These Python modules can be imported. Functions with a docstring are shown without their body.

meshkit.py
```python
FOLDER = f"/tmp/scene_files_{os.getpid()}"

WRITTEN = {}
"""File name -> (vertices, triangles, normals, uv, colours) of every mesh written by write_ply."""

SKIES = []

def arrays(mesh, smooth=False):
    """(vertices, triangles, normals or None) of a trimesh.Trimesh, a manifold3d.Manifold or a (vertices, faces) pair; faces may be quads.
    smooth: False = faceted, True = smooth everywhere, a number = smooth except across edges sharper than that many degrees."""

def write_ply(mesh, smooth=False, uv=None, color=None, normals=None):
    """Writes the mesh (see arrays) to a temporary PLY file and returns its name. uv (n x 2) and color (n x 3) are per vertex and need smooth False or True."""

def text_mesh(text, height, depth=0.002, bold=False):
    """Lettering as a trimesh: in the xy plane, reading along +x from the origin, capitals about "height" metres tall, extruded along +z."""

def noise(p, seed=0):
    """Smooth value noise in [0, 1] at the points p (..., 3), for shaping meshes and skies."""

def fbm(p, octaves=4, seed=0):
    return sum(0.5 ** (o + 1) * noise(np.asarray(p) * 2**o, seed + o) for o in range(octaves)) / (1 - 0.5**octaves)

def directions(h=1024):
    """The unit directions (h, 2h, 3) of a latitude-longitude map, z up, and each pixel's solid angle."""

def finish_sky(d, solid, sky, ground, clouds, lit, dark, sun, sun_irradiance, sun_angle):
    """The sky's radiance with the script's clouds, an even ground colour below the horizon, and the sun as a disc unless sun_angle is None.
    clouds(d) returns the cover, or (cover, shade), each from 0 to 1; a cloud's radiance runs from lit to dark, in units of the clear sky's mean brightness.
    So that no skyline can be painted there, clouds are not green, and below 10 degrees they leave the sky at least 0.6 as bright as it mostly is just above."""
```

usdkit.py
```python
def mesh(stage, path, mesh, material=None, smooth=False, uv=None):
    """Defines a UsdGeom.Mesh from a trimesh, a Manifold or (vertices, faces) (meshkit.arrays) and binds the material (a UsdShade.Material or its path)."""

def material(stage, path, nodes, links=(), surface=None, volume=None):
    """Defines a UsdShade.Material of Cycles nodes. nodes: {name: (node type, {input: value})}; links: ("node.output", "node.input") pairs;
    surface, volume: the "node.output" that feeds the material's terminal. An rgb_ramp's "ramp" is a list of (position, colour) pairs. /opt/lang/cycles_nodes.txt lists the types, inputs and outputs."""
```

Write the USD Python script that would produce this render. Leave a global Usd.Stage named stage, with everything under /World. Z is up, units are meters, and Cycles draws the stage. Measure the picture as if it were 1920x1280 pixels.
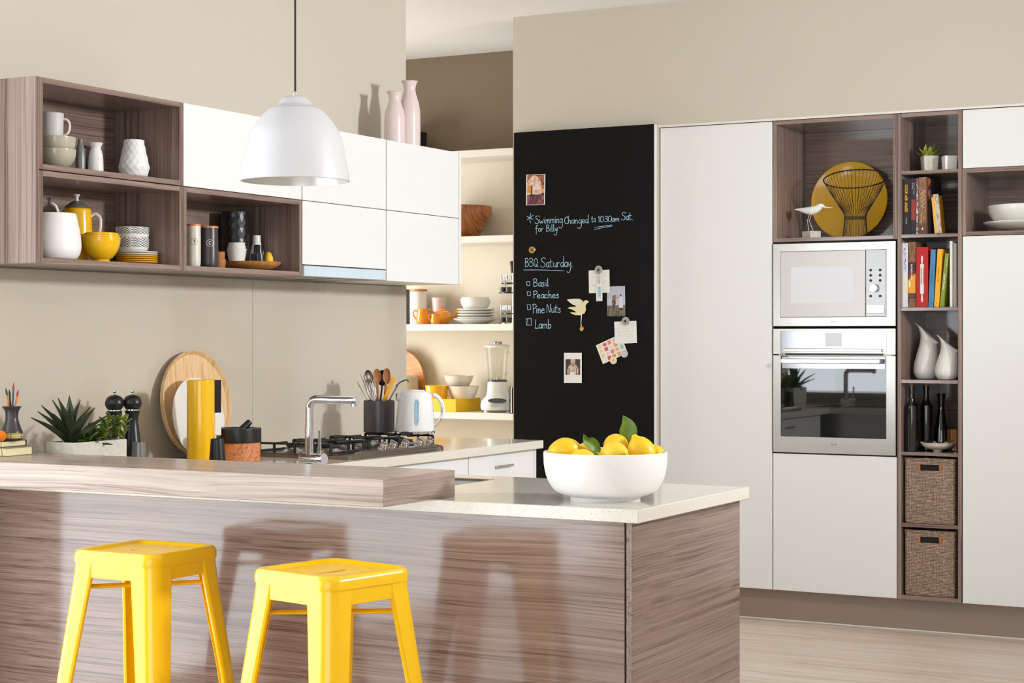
import math, random, numpy as np, trimesh, usdkit, meshkit, manifold3d as m3
from pxr import Usd, UsdGeom, UsdLux, UsdShade, Gf, Sdf, Vt
from shapely.geometry import Polygon, LineString, box as sbox
from shapely.ops import unary_union
stage = Usd.Stage.CreateInMemory()
UsdGeom.SetStageUpAxis(stage, 'Z'); UsdGeom.SetStageMetersPerUnit(stage, 1.0)
UsdGeom.Xform.Define(stage, '/World')
# ---------------------------------------------------------------- camera, lights, exposure
FPX, YAW, HOR, EYE = 3330.0, math.radians(28.35), 630.0, 1.36      # focal length in pixels of a 1920 px wide frame
cam = UsdGeom.Camera.Define(stage, '/World/camera')
cam.CreateHorizontalApertureAttr(36.0); cam.CreateVerticalApertureAttr(24.0)
cam.CreateFocalLengthAttr(36.0 * FPX / 1920); cam.CreateFStopAttr(0.0)
cam.CreateVerticalApertureOffsetAttr(-(640.0 - HOR) / 1920 * 36.0)
cam.CreateClippingRangeAttr(Gf.Vec2f(0.05, 200))
cam.CreateExposureAttr(0.4)
cam.AddTranslateOp().Set(Gf.Vec3d(0, 0, EYE)); cam.AddRotateZOp().Set(math.degrees(YAW)); cam.AddRotateXOp().Set(90.0)
def rect_light(name, loc, rot, w, h, power, col=(1, 1, 1), spread=None):
    l = UsdLux.RectLight.Define(stage, '/World/' + name)
    l.CreateWidthAttr(w); l.CreateHeightAttr(h); l.CreateIntensityAttr(power); l.CreateColorAttr(Gf.Vec3f(*col))
    l.AddTranslateOp().Set(Gf.Vec3d(*loc)); l.AddRotateXYZOp().Set(Gf.Vec3f(*rot))
    return l
# left window daylight; the key and both fills stand in added openings
rect_light('key_light_right', (1.00, 5.90, 2.42), (90, 0, 90), .34, .34, 345, (.965, .99, 1))  # unseen studio-like key; the small window opening it shines through is made up
rect_light('daylight_left_window', (-4.355, 1.68, 1.28), (90, 0, -90), 4.5, 2.4, 3.2, (.88, .955, 1))
rect_light('fill_light_near', (.6, -3.05, 1.5), (90, 0, 0), 4.6, 2.2, 2.3, (.88, .95, 1))  # added fill behind the camera, no known window there
rect_light('fill_light_pantry', (-6.50, 7.75, 1.45), (90, 0, -90), 1.0, 1.5, 10.5, (.98, .98, .95))  # unseen pantry light; the window holding it is added
dome = UsdLux.DomeLight.Define(stage, '/World/sky'); dome.CreateIntensityAttr(.3); dome.CreateColorAttr(Gf.Vec3f(.85, .93, 1))
# ---------------------------------------------------------------- helpers
random.seed(7); np.random.seed(7)
used = {}
info = {}
def numbered(parent, name):
    k = used.setdefault((parent, name), -1) + 1; used[(parent, name)] = k
    return f'{parent}/{name}' + (f'_{k:03d}' if k else '')
def tag(path, label=None, cat=None, group=None, kind=None):
    p = stage.GetPrimAtPath(path)
    for k, v in (('label', label), ('category', cat), ('group', group), ('kind', kind)):
        if v: p.SetCustomDataByKey(k, v)
def thing(name, label, cat, loc=(0, 0, 0), rz=0, group=None, rot=None):
    path = numbered('/World', name); x = UsdGeom.Xform.Define(stage, path)
    x.AddTranslateOp().Set(Gf.Vec3d(*map(float, loc)))
    if rot: x.AddRotateXYZOp().Set(Gf.Vec3f(*rot))
    else: x.AddRotateZOp().Set(float(rz))
    info[path] = (np.array(loc, float), rz)
    tag(path, label, cat, group); return path
def part(parent, name, mesh, mat, smooth=35, label=None, kind=None, world=False, tint=None):
    path = numbered(parent, name)
    if world:
        loc, rz = info['/'.join(parent.split('/')[:3])]
        mesh = mesh.copy(); mesh.apply_translation(-loc)
        if rz: mesh.apply_transform(trimesh.transformations.rotation_matrix(-math.radians(rz), [0, 0, 1]))
    m = usdkit.mesh(stage, path, mesh, '/World/Looks/' + mat, smooth=False if tint is not None else smooth)
    if tint is not None:
        UsdGeom.PrimvarsAPI(m).CreatePrimvar('tint', Sdf.ValueTypeNames.Color3fArray, 'vertex').Set(Vt.Vec3fArray.FromNumpy(np.asarray(tint, np.float32)))
    tag(path, label, kind=kind); return path
def single(name, label, cat, mesh, mat, loc=(0, 0, 0), rz=0, smooth=35, group=None, kind=None, tint=None, rot=None):
    path = part('/World', name, mesh, mat, smooth, tint=tint); x = UsdGeom.Xformable(stage.GetPrimAtPath(path))
    x.AddTranslateOp().Set(Gf.Vec3d(*map(float, loc)))
    if rot: x.AddRotateXYZOp().Set(Gf.Vec3f(*rot))
    else: x.AddRotateZOp().Set(float(rz))
    tag(path, label, cat, group, kind); return path
def struct(name, mesh, mat, smooth=35):
    path = part('/World', name, mesh, mat, smooth); tag(path, kind='structure'); return path
def dup(src, label, loc, rz=0, rot=None, group=None, scale=None):
    name = src.split('/')[-1]; name = name[:-4] if name[-3:].isdigit() else name
    was = stage.GetPrimAtPath(src).GetCustomData()
    one = stage.GetPrimAtPath(src).IsA(UsdGeom.Mesh)
    path = numbered('/World', name); x = (UsdGeom.Mesh if one else UsdGeom.Xform).Define(stage, path); p = x.GetPrim()
    p.GetReferences().AddInternalReference(src)
    if not one: p.SetInstanceable(True)
    x.ClearXformOpOrder(); x.AddTranslateOp(opSuffix='put').Set(Gf.Vec3d(*map(float, loc)))
    if rot: x.AddRotateXYZOp(opSuffix='put').Set(Gf.Vec3f(*rot))
    else: x.AddRotateZOp(opSuffix='put').Set(float(rz))
    if scale: x.AddScaleOp(opSuffix='put').Set(Gf.Vec3f(*scale))
    tag(path, label, was['category'], group or was.get('group')); return path
def at(x, y, Y=None, X=None, Z=None):                    # the point of a real plane (X, Y or Z given) seen at a place in the photograph
    u, v = (x - 960) / FPX, (HOR - y) / FPX
    d = np.array([u * math.cos(YAW) - math.sin(YAW), u * math.sin(YAW) + math.cos(YAW), v])
    t = X / d[0] if X is not None else Y / d[1] if Y is not None else (Z - EYE) / d[2]
    return d * t + np.array([0, 0, EYE])
# ---- meshes
cat_ = trimesh.util.concatenate
def fix(m):
    if m.volume < 0: m.invert()
    return m
def box(x0, x1, y0, y1, z0, z1, b=0.0):
    lo, hi = np.minimum((x0, y0, z0), (x1, y1, z1)), np.maximum((x0, y0, z0), (x1, y1, z1))
    if b <= 0:
        return trimesh.creation.box(bounds=[lo, hi])
    b = min(b, .45 * (hi - lo).min()); P = []
    for sx in (0, 1):
        for sy in (0, 1):
            for sz in (0, 1):
                c = np.where((sx, sy, sz), hi, lo); s = np.where((sx, sy, sz), -1, 1) * b
                for k in range(3):
                    q = c + s; q[k] = c[k]; P.append(q)
    return trimesh.convex.convex_hull(np.array(P))
def lathe(prof, n=48):
    return fix(trimesh.creation.revolve(np.array(prof, float), sections=n))
def spl(P, n=40, closed=False):
    P = np.asarray(P, float); k = len(P)
    if closed: Q = np.vstack([P[-1], P, P[0], P[1]])
    else: Q = np.vstack([2 * P[0] - P[1], P, 2 * P[-1] - P[-2]])
    segs = k if closed else k - 1; out = []
    for t in np.linspace(0, segs, n, endpoint=not closed):
        i = min(int(t), segs - 1); u = t - i; a, b, c, d = Q[i:i + 4]
        out.append(.5 * (2 * b + (c - a) * u + (2 * a - 5 * b + 4 * c - d) * u * u + (3 * b - a - 3 * c + d) * u ** 3))
    return np.array(out)
def loft(rings, cap0=True, cap1=True, closed=False):
    R = [np.asarray(r, float) for r in rings]; n = len(R[0]); V = np.vstack(R); F = []
    m = len(R)
    for i in range(m if closed else m - 1):
        a, b = i * n, ((i + 1) % m) * n
        for j in range(n):
            k = (j + 1) % n
            F += [(a + j, a + k, b + k), (a + j, b + k, b + j)]
    if not closed:
        if cap0: V = np.vstack([V, R[0].mean(0)]); c = len(V) - 1; F += [(c, (j + 1) % n, j) for j in range(n)]
        if cap1: V = np.vstack([V, R[-1].mean(0)]); c = len(V) - 1; o = (m - 1) * n; F += [(c, o + j, o + (j + 1) % n) for j in range(n)]
    return fix(trimesh.Trimesh(V, F, process=False))
def tube(P, r, n=10, closed=False, flat=1.0):
    P = np.asarray(P, float); m = len(P); r = np.broadcast_to(np.asarray(r, float), (m,))
    T = (np.roll(P, -1, 0) - np.roll(P, 1, 0)) if closed else np.gradient(P, axis=0)
    T /= np.linalg.norm(T, axis=1)[:, None] + 1e-12
    a = np.array([0, 0, 1.0]) if abs(T[0][2]) < .9 else np.array([1.0, 0, 0]); N = np.cross(T[0], a); N /= np.linalg.norm(N); rings = []
    for i in range(m):
        N = N - T[i] * (N @ T[i]); N /= np.linalg.norm(N) + 1e-12; B = np.cross(T[i], N); w = np.linspace(0, 2 * np.pi, n, endpoint=False)
        rings.append(P[i] + r[i] * (np.cos(w)[:, None] * N + flat * np.sin(w)[:, None] * B))
    return loft(rings, closed=closed)
def rr(a, b, r, n=6):                                     # rounded rectangle, half sizes a, b
    r = min(r, a * .999, b * .999); out = []
    for k, (sx, sy) in enumerate(((1, 1), (-1, 1), (-1, -1), (1, -1))):
        for t in np.linspace(0, np.pi / 2, n):
            w = t + k * np.pi / 2; out.append((sx * (a - r) + r * math.cos(w), sy * (b - r) + r * math.sin(w)))
    return np.array(out)
def ring(poly, z): return np.column_stack([poly, np.full(len(poly), z)])
def circ(r, z, n=40, cx=0, cy=0, ry=None):
    w = np.linspace(0, 2 * np.pi, n, endpoint=False); return np.column_stack([cx + r * np.cos(w), cy + (ry or r) * np.sin(w), np.full(n, z)])
def prism(shape, z0, z1):
    G = getattr(shape, 'geoms', [shape]); ms = []
    for g in G:
        m = trimesh.creation.extrude_polygon(g, z1 - z0, engine='earcut'); m.apply_translation([0, 0, z0]); ms.append(m)
    return cat_(ms)
def upright(m): return m.copy().apply_transform(np.array([[1, 0, 0, 0], [0, 0, -1, 0], [0, 1, 0, 0], [0, 0, 0, 1.0]]))   # xy drawing -> faces -y
def move(m, x=0, y=0, z=0): m = m.copy(); m.apply_translation([x, y, z]); return m
def turn(m, deg, ax=(0, 0, 1), p=(0, 0, 0)): m = m.copy(); m.apply_transform(trimesh.transformations.rotation_matrix(math.radians(deg), ax, p)); return m
def man(m): m = m.copy(); m.merge_vertices(); return m3.Manifold(m3.Mesh(np.asarray(m.vertices, np.float32), np.asarray(m.faces, np.uint32)))
def tri(M): q = M.to_mesh(); return trimesh.Trimesh(q.vert_properties[:, :3], q.tri_verts, process=False)
def cut(a, *bs):
    A = man(a)
    for b in bs: A = A - man(b)
    return tri(A)
def ball(rx, ry=None, rz=None, sub=3):
    m = trimesh.creation.icosphere(subdivisions=sub); m.apply_scale([rx, ry or rx, rz or rx]); return m
def hollow(outer, t=.003, base=.004):                    # (r, z) outline from the foot up -> closed pot profile
    o = np.array(outer, float); i = [(max(r - t, .0005), z) for r, z in o[::-1] if z > o[0, 1] + base]; zb = o[0, 1] + base
    ri = max(np.interp(zb, o[:, 1], o[:, 0]) - t, .002)
    return [(0, o[0, 1])] + list(map(tuple, o)) + [(o[-1, 0] - t / 2, o[-1, 1] + t * .4)] + i + [(ri, zb), (0, zb)]
def curve(pts, n=24): return [tuple(p) for p in spl(pts, n)]
# ---- materials
def L(*c): return tuple(((v / 255) / 12.92 if v / 255 <= .04045 else ((v / 255 + .055) / 1.055) ** 2.4) for v in c)
def P(name, col, rough=.5, metal=0.0, coat=0.0, spec=.5, bump=None, var=None, **kw):
    nodes = {'p': ('principled_bsdf', {'base_color': L(*col), 'roughness': rough, 'metallic': metal, 'coat_weight': coat, 'coat_roughness': .05, 'specular_ior_level': spec, **kw})}; links = []
    if bump or var: nodes['g'] = ('texture_coordinate', {})
    if var:                                               # (scale vector, amount)
        nodes['mv'] = ('mapping', {'scale': var[0]}); nodes['nv'] = ('noise_texture', {'scale': 1.0, 'detail': 4.0, 'roughness': .6})
        lo, hi = [tuple(max(c * (1 + s * var[1]), 0) for c in L(*col)) for s in (-1, 1)]
        nodes['rv'] = ('rgb_ramp', {'ramp': [(.3, lo), (.7, hi)]})
        links += [('g.object', 'mv.vector'), ('mv.vector', 'nv.vector'), ('nv.fac', 'rv.fac'), ('rv.color', 'p.base_color')]
    if bump:
        nodes['mb'] = ('mapping', {'scale': bump[0]}); nodes['nb'] = ('noise_texture', {'scale': 1.0, 'detail': 3.0}); nodes['b'] = ('bump', {'strength': bump[1], 'distance': .002})
        links += [('g.object', 'mb.vector'), ('mb.vector', 'nb.vector'), ('nb.fac', 'b.height'), ('b.normal', 'p.normal')]
    usdkit.material(stage, '/World/Looks/' + name, nodes, links, surface='p.BSDF')
def wood(name, scale, dark, mid, light, rough=.35, spec=.5, warp=.03, fine=4.0, coat=0.0):
    """Laminate or timber: noise stretched along the grain (the small number of scale), bent a little by a slow noise, with a finer streak on top."""
    s = np.array(scale, float)
    across = tuple(warp if v > 10 else 0.0 for v in s)
    nodes = {'g': ('geometry', {}), 'w': ('noise_texture', {'scale': 2.2, 'detail': 1.0}), 'ws': ('vector_math', {'math_type': 'multiply', 'vector2': across}), 'add': ('vector_math', {'math_type': 'add'}),
             'm1': ('mapping', {'scale': tuple(s)}), 'n1': ('noise_texture', {'scale': 1.0, 'detail': 3.0, 'roughness': .6}),
             'm2': ('mapping', {'scale': tuple(np.where(s > 10, s * fine, s * 1.6))}), 'n2': ('noise_texture', {'scale': 1.0, 'detail': 2.0, 'roughness': .5}),
             'mixf': ('mix_float', {'fac': .48}), 'r': ('rgb_ramp', {'ramp': [(.36, L(*dark)), (.47, L(*mid)), (.64, L(*light))]}),
             'p': ('principled_bsdf', {'roughness': rough, 'specular_ior_level': spec, 'coat_weight': coat, 'coat_roughness': .08})}
    links = [('g.position', 'w.vector'), ('w.color', 'ws.vector1'), ('g.position', 'add.vector1'), ('ws.vector', 'add.vector2'), ('add.vector', 'm1.vector'), ('add.vector', 'm2.vector'),
             ('m1.vector', 'n1.vector'), ('m2.vector', 'n2.vector'), ('n1.fac', 'mixf.a'), ('n2.fac', 'mixf.b'), ('mixf.result', 'r.fac'), ('r.color', 'p.base_color')]
    usdkit.material(stage, '/World/Looks/' + name, nodes, links, surface='p.BSDF')
def tinted(name, rough=.5, coat=0.0):
    usdkit.material(stage, '/World/Looks/' + name, {'a': ('attribute', {'attribute': 'tint'}), 'p': ('principled_bsdf', {'roughness': rough, 'coat_weight': coat})}, [('a.color', 'p.base_color')], surface='p.BSDF')
LAM = ((98, 76, 69), (135, 112, 103), (157, 136, 127))
wood('laminate_x', (.7, 72, 72), *LAM, rough=.11, spec=.7, warp=.02); wood('laminate_y', (72, .7, 72), *LAM, rough=.2, spec=.7, warp=.02); wood('laminate_z', (60, 60, .8), *LAM, rough=.3, warp=.012)
LAM_LIT = ((118, 98, 88), (156, 136, 125), (180, 161, 150))  # island laminate again, lightened to carry the light on the bar slab
wood('lit_laminate_x', (.9, 50, 50), *LAM_LIT, rough=.25, spec=.5); wood('lit_laminate_y', (50, .9, 50), *LAM_LIT, rough=.25, spec=.6)
wood('floor_boards', (.5, 14, 14), (186, 168, 150), (206, 190, 174), (220, 206, 192), rough=.45, warp=.08)
wood('pale_timber', (9, 60, 4), (204, 156, 102), (230, 190, 140), (240, 208, 162), rough=.4, warp=.06)
wood('acacia', (70, 8, 5), (74, 34, 14), (150, 84, 34), (190, 120, 56), rough=.3, warp=.1, coat=.3)
wood('honey_timber', (6, 70, 30), (150, 92, 40), (190, 126, 66), (208, 148, 88), rough=.4, warp=.05)
wood('orange_timber', (8, 60, 40), (160, 86, 46), (208, 130, 80), (224, 152, 100), rough=.4, warp=.05)
P('wall_paint', (205, 196, 182), .75); P('ceiling_paint', (222, 219, 217), .8); P('pantry_paint', (222, 212, 192), .7); P('pantry_upper_shade', (132, 115, 95), .7)  # darker upper pantry tone is shade put into the wall colour
P('splash_glass', (203, 192, 176), .09, spec=.6); P('white_gloss', (236, 236, 236), .28); P('white_matt', (236, 235, 233), .38); P('shadow_gap', (22, 18, 16), .8)
P('board_black', (15, 15, 17), .4, spec=.15); P('chalk', (176, 218, 240), .9); P('kick_laminate', (150, 134, 122), .4); P('shelf_white', (232, 226, 218), .4)
P('frame_white', (228, 226, 222), .5); P('steel', (196, 192, 186), .26, metal=1, bump=((4, 4, 500), .03)); P('dark_steel', (150, 138, 128), .24, metal=1); P('chrome', (225, 225, 228), .05, metal=1)
P('microwave_front', (206, 201, 199), .3, metal=.25); P('pewter', (168, 166, 162), .4); P('steel_mirror', (150, 148, 152), .12, metal=1); P('oven_glass', (10, 13, 13), .03, coat=1.0, coat_ior=1.75, coat_roughness=.012); P('black_gloss', (14, 14, 16), .12, spec=.6); P('black_satin', (22, 21, 23), .32); P('cast_iron', (34, 35, 39), .5)
P('yellow_paint', (255, 200, 0), .25, coat=.25); P('yellow_ceramic', (246, 188, 12), .2, coat=.4); P('yellow_matt', (240, 190, 20), .45); P('amber_ceramic', (240, 150, 18), .2, coat=.5)
P('white_ceramic', (236, 233, 228), .22, coat=.3); P('cream_ceramic', (226, 218, 204), .25, coat=.3); P('matt_ceramic', (242, 240, 239), .45); P('pink_ceramic', (226, 208, 206), .25, coat=.3)
P('stone_ceramic', (188, 180, 162), .2, coat=.5); P('grey_ceramic', (112, 114, 112), .25, coat=.4); P('charcoal_ceramic', (62, 56, 58), .32); P('pale_grey', (205, 202, 204), .5)
P('lemon_skin', (246, 196, 20), .38, bump=((420, 420, 420), .12)); P('lemon_light', (244, 208, 48), .38, bump=((420, 420, 420), .12)); P('concrete', (208, 202, 190), .8, var=((60, 60, 60), .1)); P('soil', (50, 38, 30), .9)
P('paper', (236, 234, 230), .7); P('paper_cream', (238, 226, 180), .75); P('blue_paper', (150, 206, 220), .7); P('brass', (200, 176, 110), .3, metal=1); P('cork', (150, 108, 74), .8)
P('cord_black', (16, 16, 18), .6); P('lamp_white', (206, 205, 209), .38); P('lamp_inside', (222, 220, 216), .3, metal=.3); P('rubber', (26, 26, 26), .7)
P('leaf_dark', (44, 56, 34), .4, var=((30, 30, 30), .3)); P('leaf_green', (92, 122, 40), .45, var=((30, 30, 30), .3)); P('leaf_lime', (150, 160, 60), .45, var=((30, 30, 30), .25)); P('leaf_citrus', (96, 128, 30), .4, var=((40, 40, 40), .25)); P('stem_brown', (96, 70, 44), .8)
P('hood_glass', (206, 222, 234), .06, coat=.5); P('screen_white', (225, 226, 232), .3); P('button_black', (18, 18, 20), .35); P('steel_panel', (168, 166, 166), .3, metal=1)
P('red_cloth', (186, 22, 20), .5); P('blue_cloth', (74, 134, 184), .5); P('amber_cloth', (246, 178, 30), .5); P('lime_cloth', (136, 152, 48), .5); P('black_cloth', (26, 22, 22), .5); P('navy_cloth', (34, 36, 48), .5); P('brown_cloth', (120, 78, 52), .55); P('grey_cloth', (150, 140, 128), .6)
P('olive_cloth', (74, 70, 40), .6); P('bottle_glass', (10, 12, 10), .05, spec=.8); P('amber_glass', (120, 72, 12), .08, coat=.4); P('twine', (150, 116, 70), .9); P('orange_thread', (232, 130, 20), .6); P('gold_leaf', (214, 190, 110), .4)
P('red_handle', (150, 50, 34), .4); P('blue_handle', (40, 70, 110), .4); P('teak', (172, 110, 62), .5, var=((30, 200, 200), .25)); P('pot_grey', (92, 86, 90), .28, metal=.3); P('yellow_silicone', (246, 170, 10), .4); P('window_blue', (150, 190, 220), .2)
P('hot_white', (240, 240, 238), .2); P('smoke_plastic', (70, 74, 78), .25); P('sink_steel', (214, 212, 208), .3, metal=.8)
tinted('print', .45); tinted('print_gloss', .3, .3)
def glass(name, col, f=.12, rough=.02):
    usdkit.material(stage, '/World/Looks/' + name, {'t': ('transparent_bsdf', {'color': L(*col)}), 'g': ('glossy_bsdf', {'color': (1, 1, 1), 'roughness': rough}), 'lw': ('layer_weight', {'blend': .25}), 'k': ('math', {'math_type': 'multiply', 'value2': f * 2.5}), 'm': ('mix_closure', {})},
                    [('lw.facing', 'k.value1'), ('k.value', 'm.fac'), ('t.BSDF', 'm.closure1'), ('g.BSDF', 'm.closure2')], surface='m.closure')
glass('clear_glass', (250, 250, 248), .035, .3); glass('pane_glass', (250, 252, 252))
# polished stone: pale ground with fine darker flecks
usdkit.material(stage, '/World/Looks/stone', {'g': ('geometry', {}), 'n': ('noise_texture', {'scale': 190.0, 'detail': 2.0}), 'r': ('rgb_ramp', {'ramp': [(.26, L(190, 180, 164)), (.36, L(222, 215, 204)), (.62, L(228, 222, 212)), (.74, L(238, 234, 228))]}),
    'p': ('principled_bsdf', {'roughness': .1, 'specular_ior_level': .6})}, [('g.position', 'n.vector'), ('n.fac', 'r.fac'), ('r.color', 'p.base_color')], surface='p.BSDF')
# glazed bands with a fine grey weave (patterned bowls) and woven cane (baskets)
usdkit.material(stage, '/World/Looks/zigzag_glaze', {'g': ('texture_coordinate', {}), 'm': ('mapping', {'scale': (120, 120, 240)}), 'c': ('checker_texture', {'color1': L(232, 230, 226), 'color2': L(104, 108, 116), 'scale': 1.0}), 'p': ('principled_bsdf', {'roughness': .2, 'coat_weight': .4})},
    [('g.object', 'm.vector'), ('m.vector', 'c.vector'), ('c.color', 'p.base_color')], surface='p.BSDF')
usdkit.material(stage, '/World/Looks/woven_cane', {'g': ('texture_coordinate', {}), 's': ('separate_xyz', {}), 'cx': ('combine_xyz', {}), 'b': ('brick_texture', {'scale': 1.0, 'brick_width': .0075, 'row_height': .0066, 'mortar_size': .0012, 'mortar_smooth': .6, 'color1': L(212, 186, 164), 'color2': L(166, 136, 116), 'mortar': L(80, 62, 52)}),
    'm': ('mapping', {'scale': (30, 30, 110)}), 'n': ('noise_texture', {'scale': 1.0, 'detail': 3.0}), 'r': ('rgb_ramp', {'ramp': [(.3, (.82, .8, .8)), (.7, (1.08, 1.06, 1.04))]}), 'mul': ('mix', {'mix_type': 'multiply', 'fac': 1.0}), 'bp': ('bump', {'invert': True, 'strength': .6, 'distance': .003}), 'p': ('principled_bsdf', {'roughness': .6})},
    [('g.object', 's.vector'), ('s.x', 'cx.x'), ('s.z', 'cx.y'), ('cx.vector', 'b.vector'), ('g.object', 'm.vector'), ('m.vector', 'n.vector'), ('n.fac', 'r.fac'), ('b.color', 'mul.color1'), ('r.color', 'mul.color2'), ('mul.color', 'p.base_color'), ('b.fac', 'bp.height'), ('bp.normal', 'p.normal')], surface='p.BSDF')
# ================================================================ the room
XL, YB, YP, ZC = -4.31, 8.05, 8.98, 3.0                    # left wall, tall cabinet fronts, pantry back wall, ceiling
struct('floor', box(-6.7, 4.2, -3.2, 9.2, -.1, 0), 'floor_boards')
struct('ceiling', box(-6.7, 4.2, -3.2, 9.2, ZC, ZC + .1), 'ceiling_paint')
def wall_with_hole(name, ax, p0, p1, a0, a1, h0, h1, z0, z1, mat='wall_paint'):
    """A wall between p0 and p1 across axis ax ('x' or 'y'), running a0..a1, with one window opening h0..h1 by z0..z1."""
    f = (lambda u0, u1, v0, v1: box(p0, p1, u0, u1, v0, v1)) if ax == 'x' else (lambda u0, u1, v0, v1: box(u0, u1, p0, p1, v0, v1))
    struct(name, cat_([f(a0, h0, 0, ZC), f(h1, a1, 0, ZC), f(h0, h1, 0, z0), f(h0, h1, z1, ZC)]), mat)
wall_with_hole('wall_left', 'x', XL - .13, XL, -3.2, 6.96, -.58, 3.92, .08, 2.48)
wall_with_hole('wall_right', 'x', .6, .72, 3.6, 8.6, 5.35, 6.185, 2.17, 2.85)  # unseen wall added for the key; opening edges shaped to cut its spill
struct('wall_return', cat_([box(.72, 4.15, 3.6, 3.72, 0, ZC), box(4.0, 4.15, -3.2, 3.6, 0, ZC)]), 'wall_paint')
wall_with_hole('wall_near', 'y', -3.15, -3.0, XL, 4.0, -1.7, 2.9, .4, 2.6)
wall_with_hole('wall_pantry_side', 'x', -6.6, -6.45, 5.5, 9.1, 7.25, 8.25, .7, 2.2, 'pantry_paint')
struct('wall_pantry_end', box(-6.6, XL - .13, 5.4, 5.5, 0, ZC), 'pantry_paint')
struct('wall_pantry_back', cat_([box(-6.6, -4.0, YP, YP + .12, 0, 2.40)]), 'pantry_paint')
struct('wall_pantry_back_upper', box(-6.6, -4.0, YP, YP + .12, 2.40, ZC), 'pantry_upper_shade')
struct('wall_far', cat_([box(-4.335, -3.52, YB - .005, YB + .12, 0, 2.395), box(-4.335, .6, YB - .005, YB + .50, 2.395, ZC), box(-4.335, .6, YB + .50, YB + .58, 0, ZC), box(-4.335, -4.215, YB + .12, YB + .50, 0, ZC)]), 'wall_paint')
struct('trim_1', box(-3.522, .6, YB - .009, YB - .0055, 2.386, 2.398, .002), 'shelf_white')
struct('baseboard_far', box(-3.545, .6, YB + .05, YB + .07, 0, .15), 'kick_laminate')
struct('trim_2', box(-3.545, .6, YB + .036, YB + .05, 0, .006, .002), 'shelf_white')
def window_frame(n, ax, p, a0, a1, z0, z1, mull=1):
    f = (lambda u0, u1, v0, v1, q0=-.03, q1=.03: box(p + q0, p + q1, u0, u1, v0, v1, .004)) if ax == 'x' else (lambda u0, u1, v0, v1, q0=-.03, q1=.03: box(u0, u1, p + q0, p + q1, v0, v1, .004))
    t = thing(f'window_{n}', None, None); tag(t, kind='structure'); w = .05
    ms = [f(a0, a0 + w, z0, z1), f(a1 - w, a1, z0, z1), f(a0 + w, a1 - w, z0, z0 + w), f(a0 + w, a1 - w, z1 - w, z1)]
    for k in range(1, mull + 1): c = a0 + (a1 - a0) * k / (mull + 1); ms.append(f(c - .025, c + .025, z0 + w, z1 - w))
    part(t, 'window_frame', cat_(ms), 'frame_white')
    part(t, 'pane', f(a0 + w, a1 - w, z0 + w, z1 - w, -.004, .004), 'pane_glass')
window_frame(1, 'x', XL - .10, -.58, 3.92, .08, 2.48, 2)
window_frame(2, 'y', -3.11, -1.7, 2.9, .4, 2.6, 2); window_frame(3, 'x', -6.56, 7.25, 8.25, .7, 2.2, 0)  # near and pantry windows are added to hold the fill lights
# glass splashback in two panels
t = thing('splashback', 'glossy beige glass splashback between the left worktop and the wall cabinets', 'splashback', (XL, 5.4, .9))
for y0, y1 in ((3.95, 5.783), (5.785, 6.955)): part(t, 'panel', box(XL + .0005, XL + .0065, y0, y1, .9005, 1.588, .001), 'splash_glass', world=True)
# ---- pantry shelves
SH = 8.65
for z, lab in ((2.365, 'top white pantry shelf just under the dark upper wall'), (1.883, 'second white pantry shelf, carrying the wooden bowl'), (1.390, 'third white pantry shelf, carrying orange pots and plates'), (.893, 'lowest white pantry shelf, carrying the blender and yellow tray')):
    single('pantry_shelf', lab, 'shelf', box(-6.44, -4.22, SH, YP - .001, z, z + .038, .003), 'shelf_white', group=None)
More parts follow.
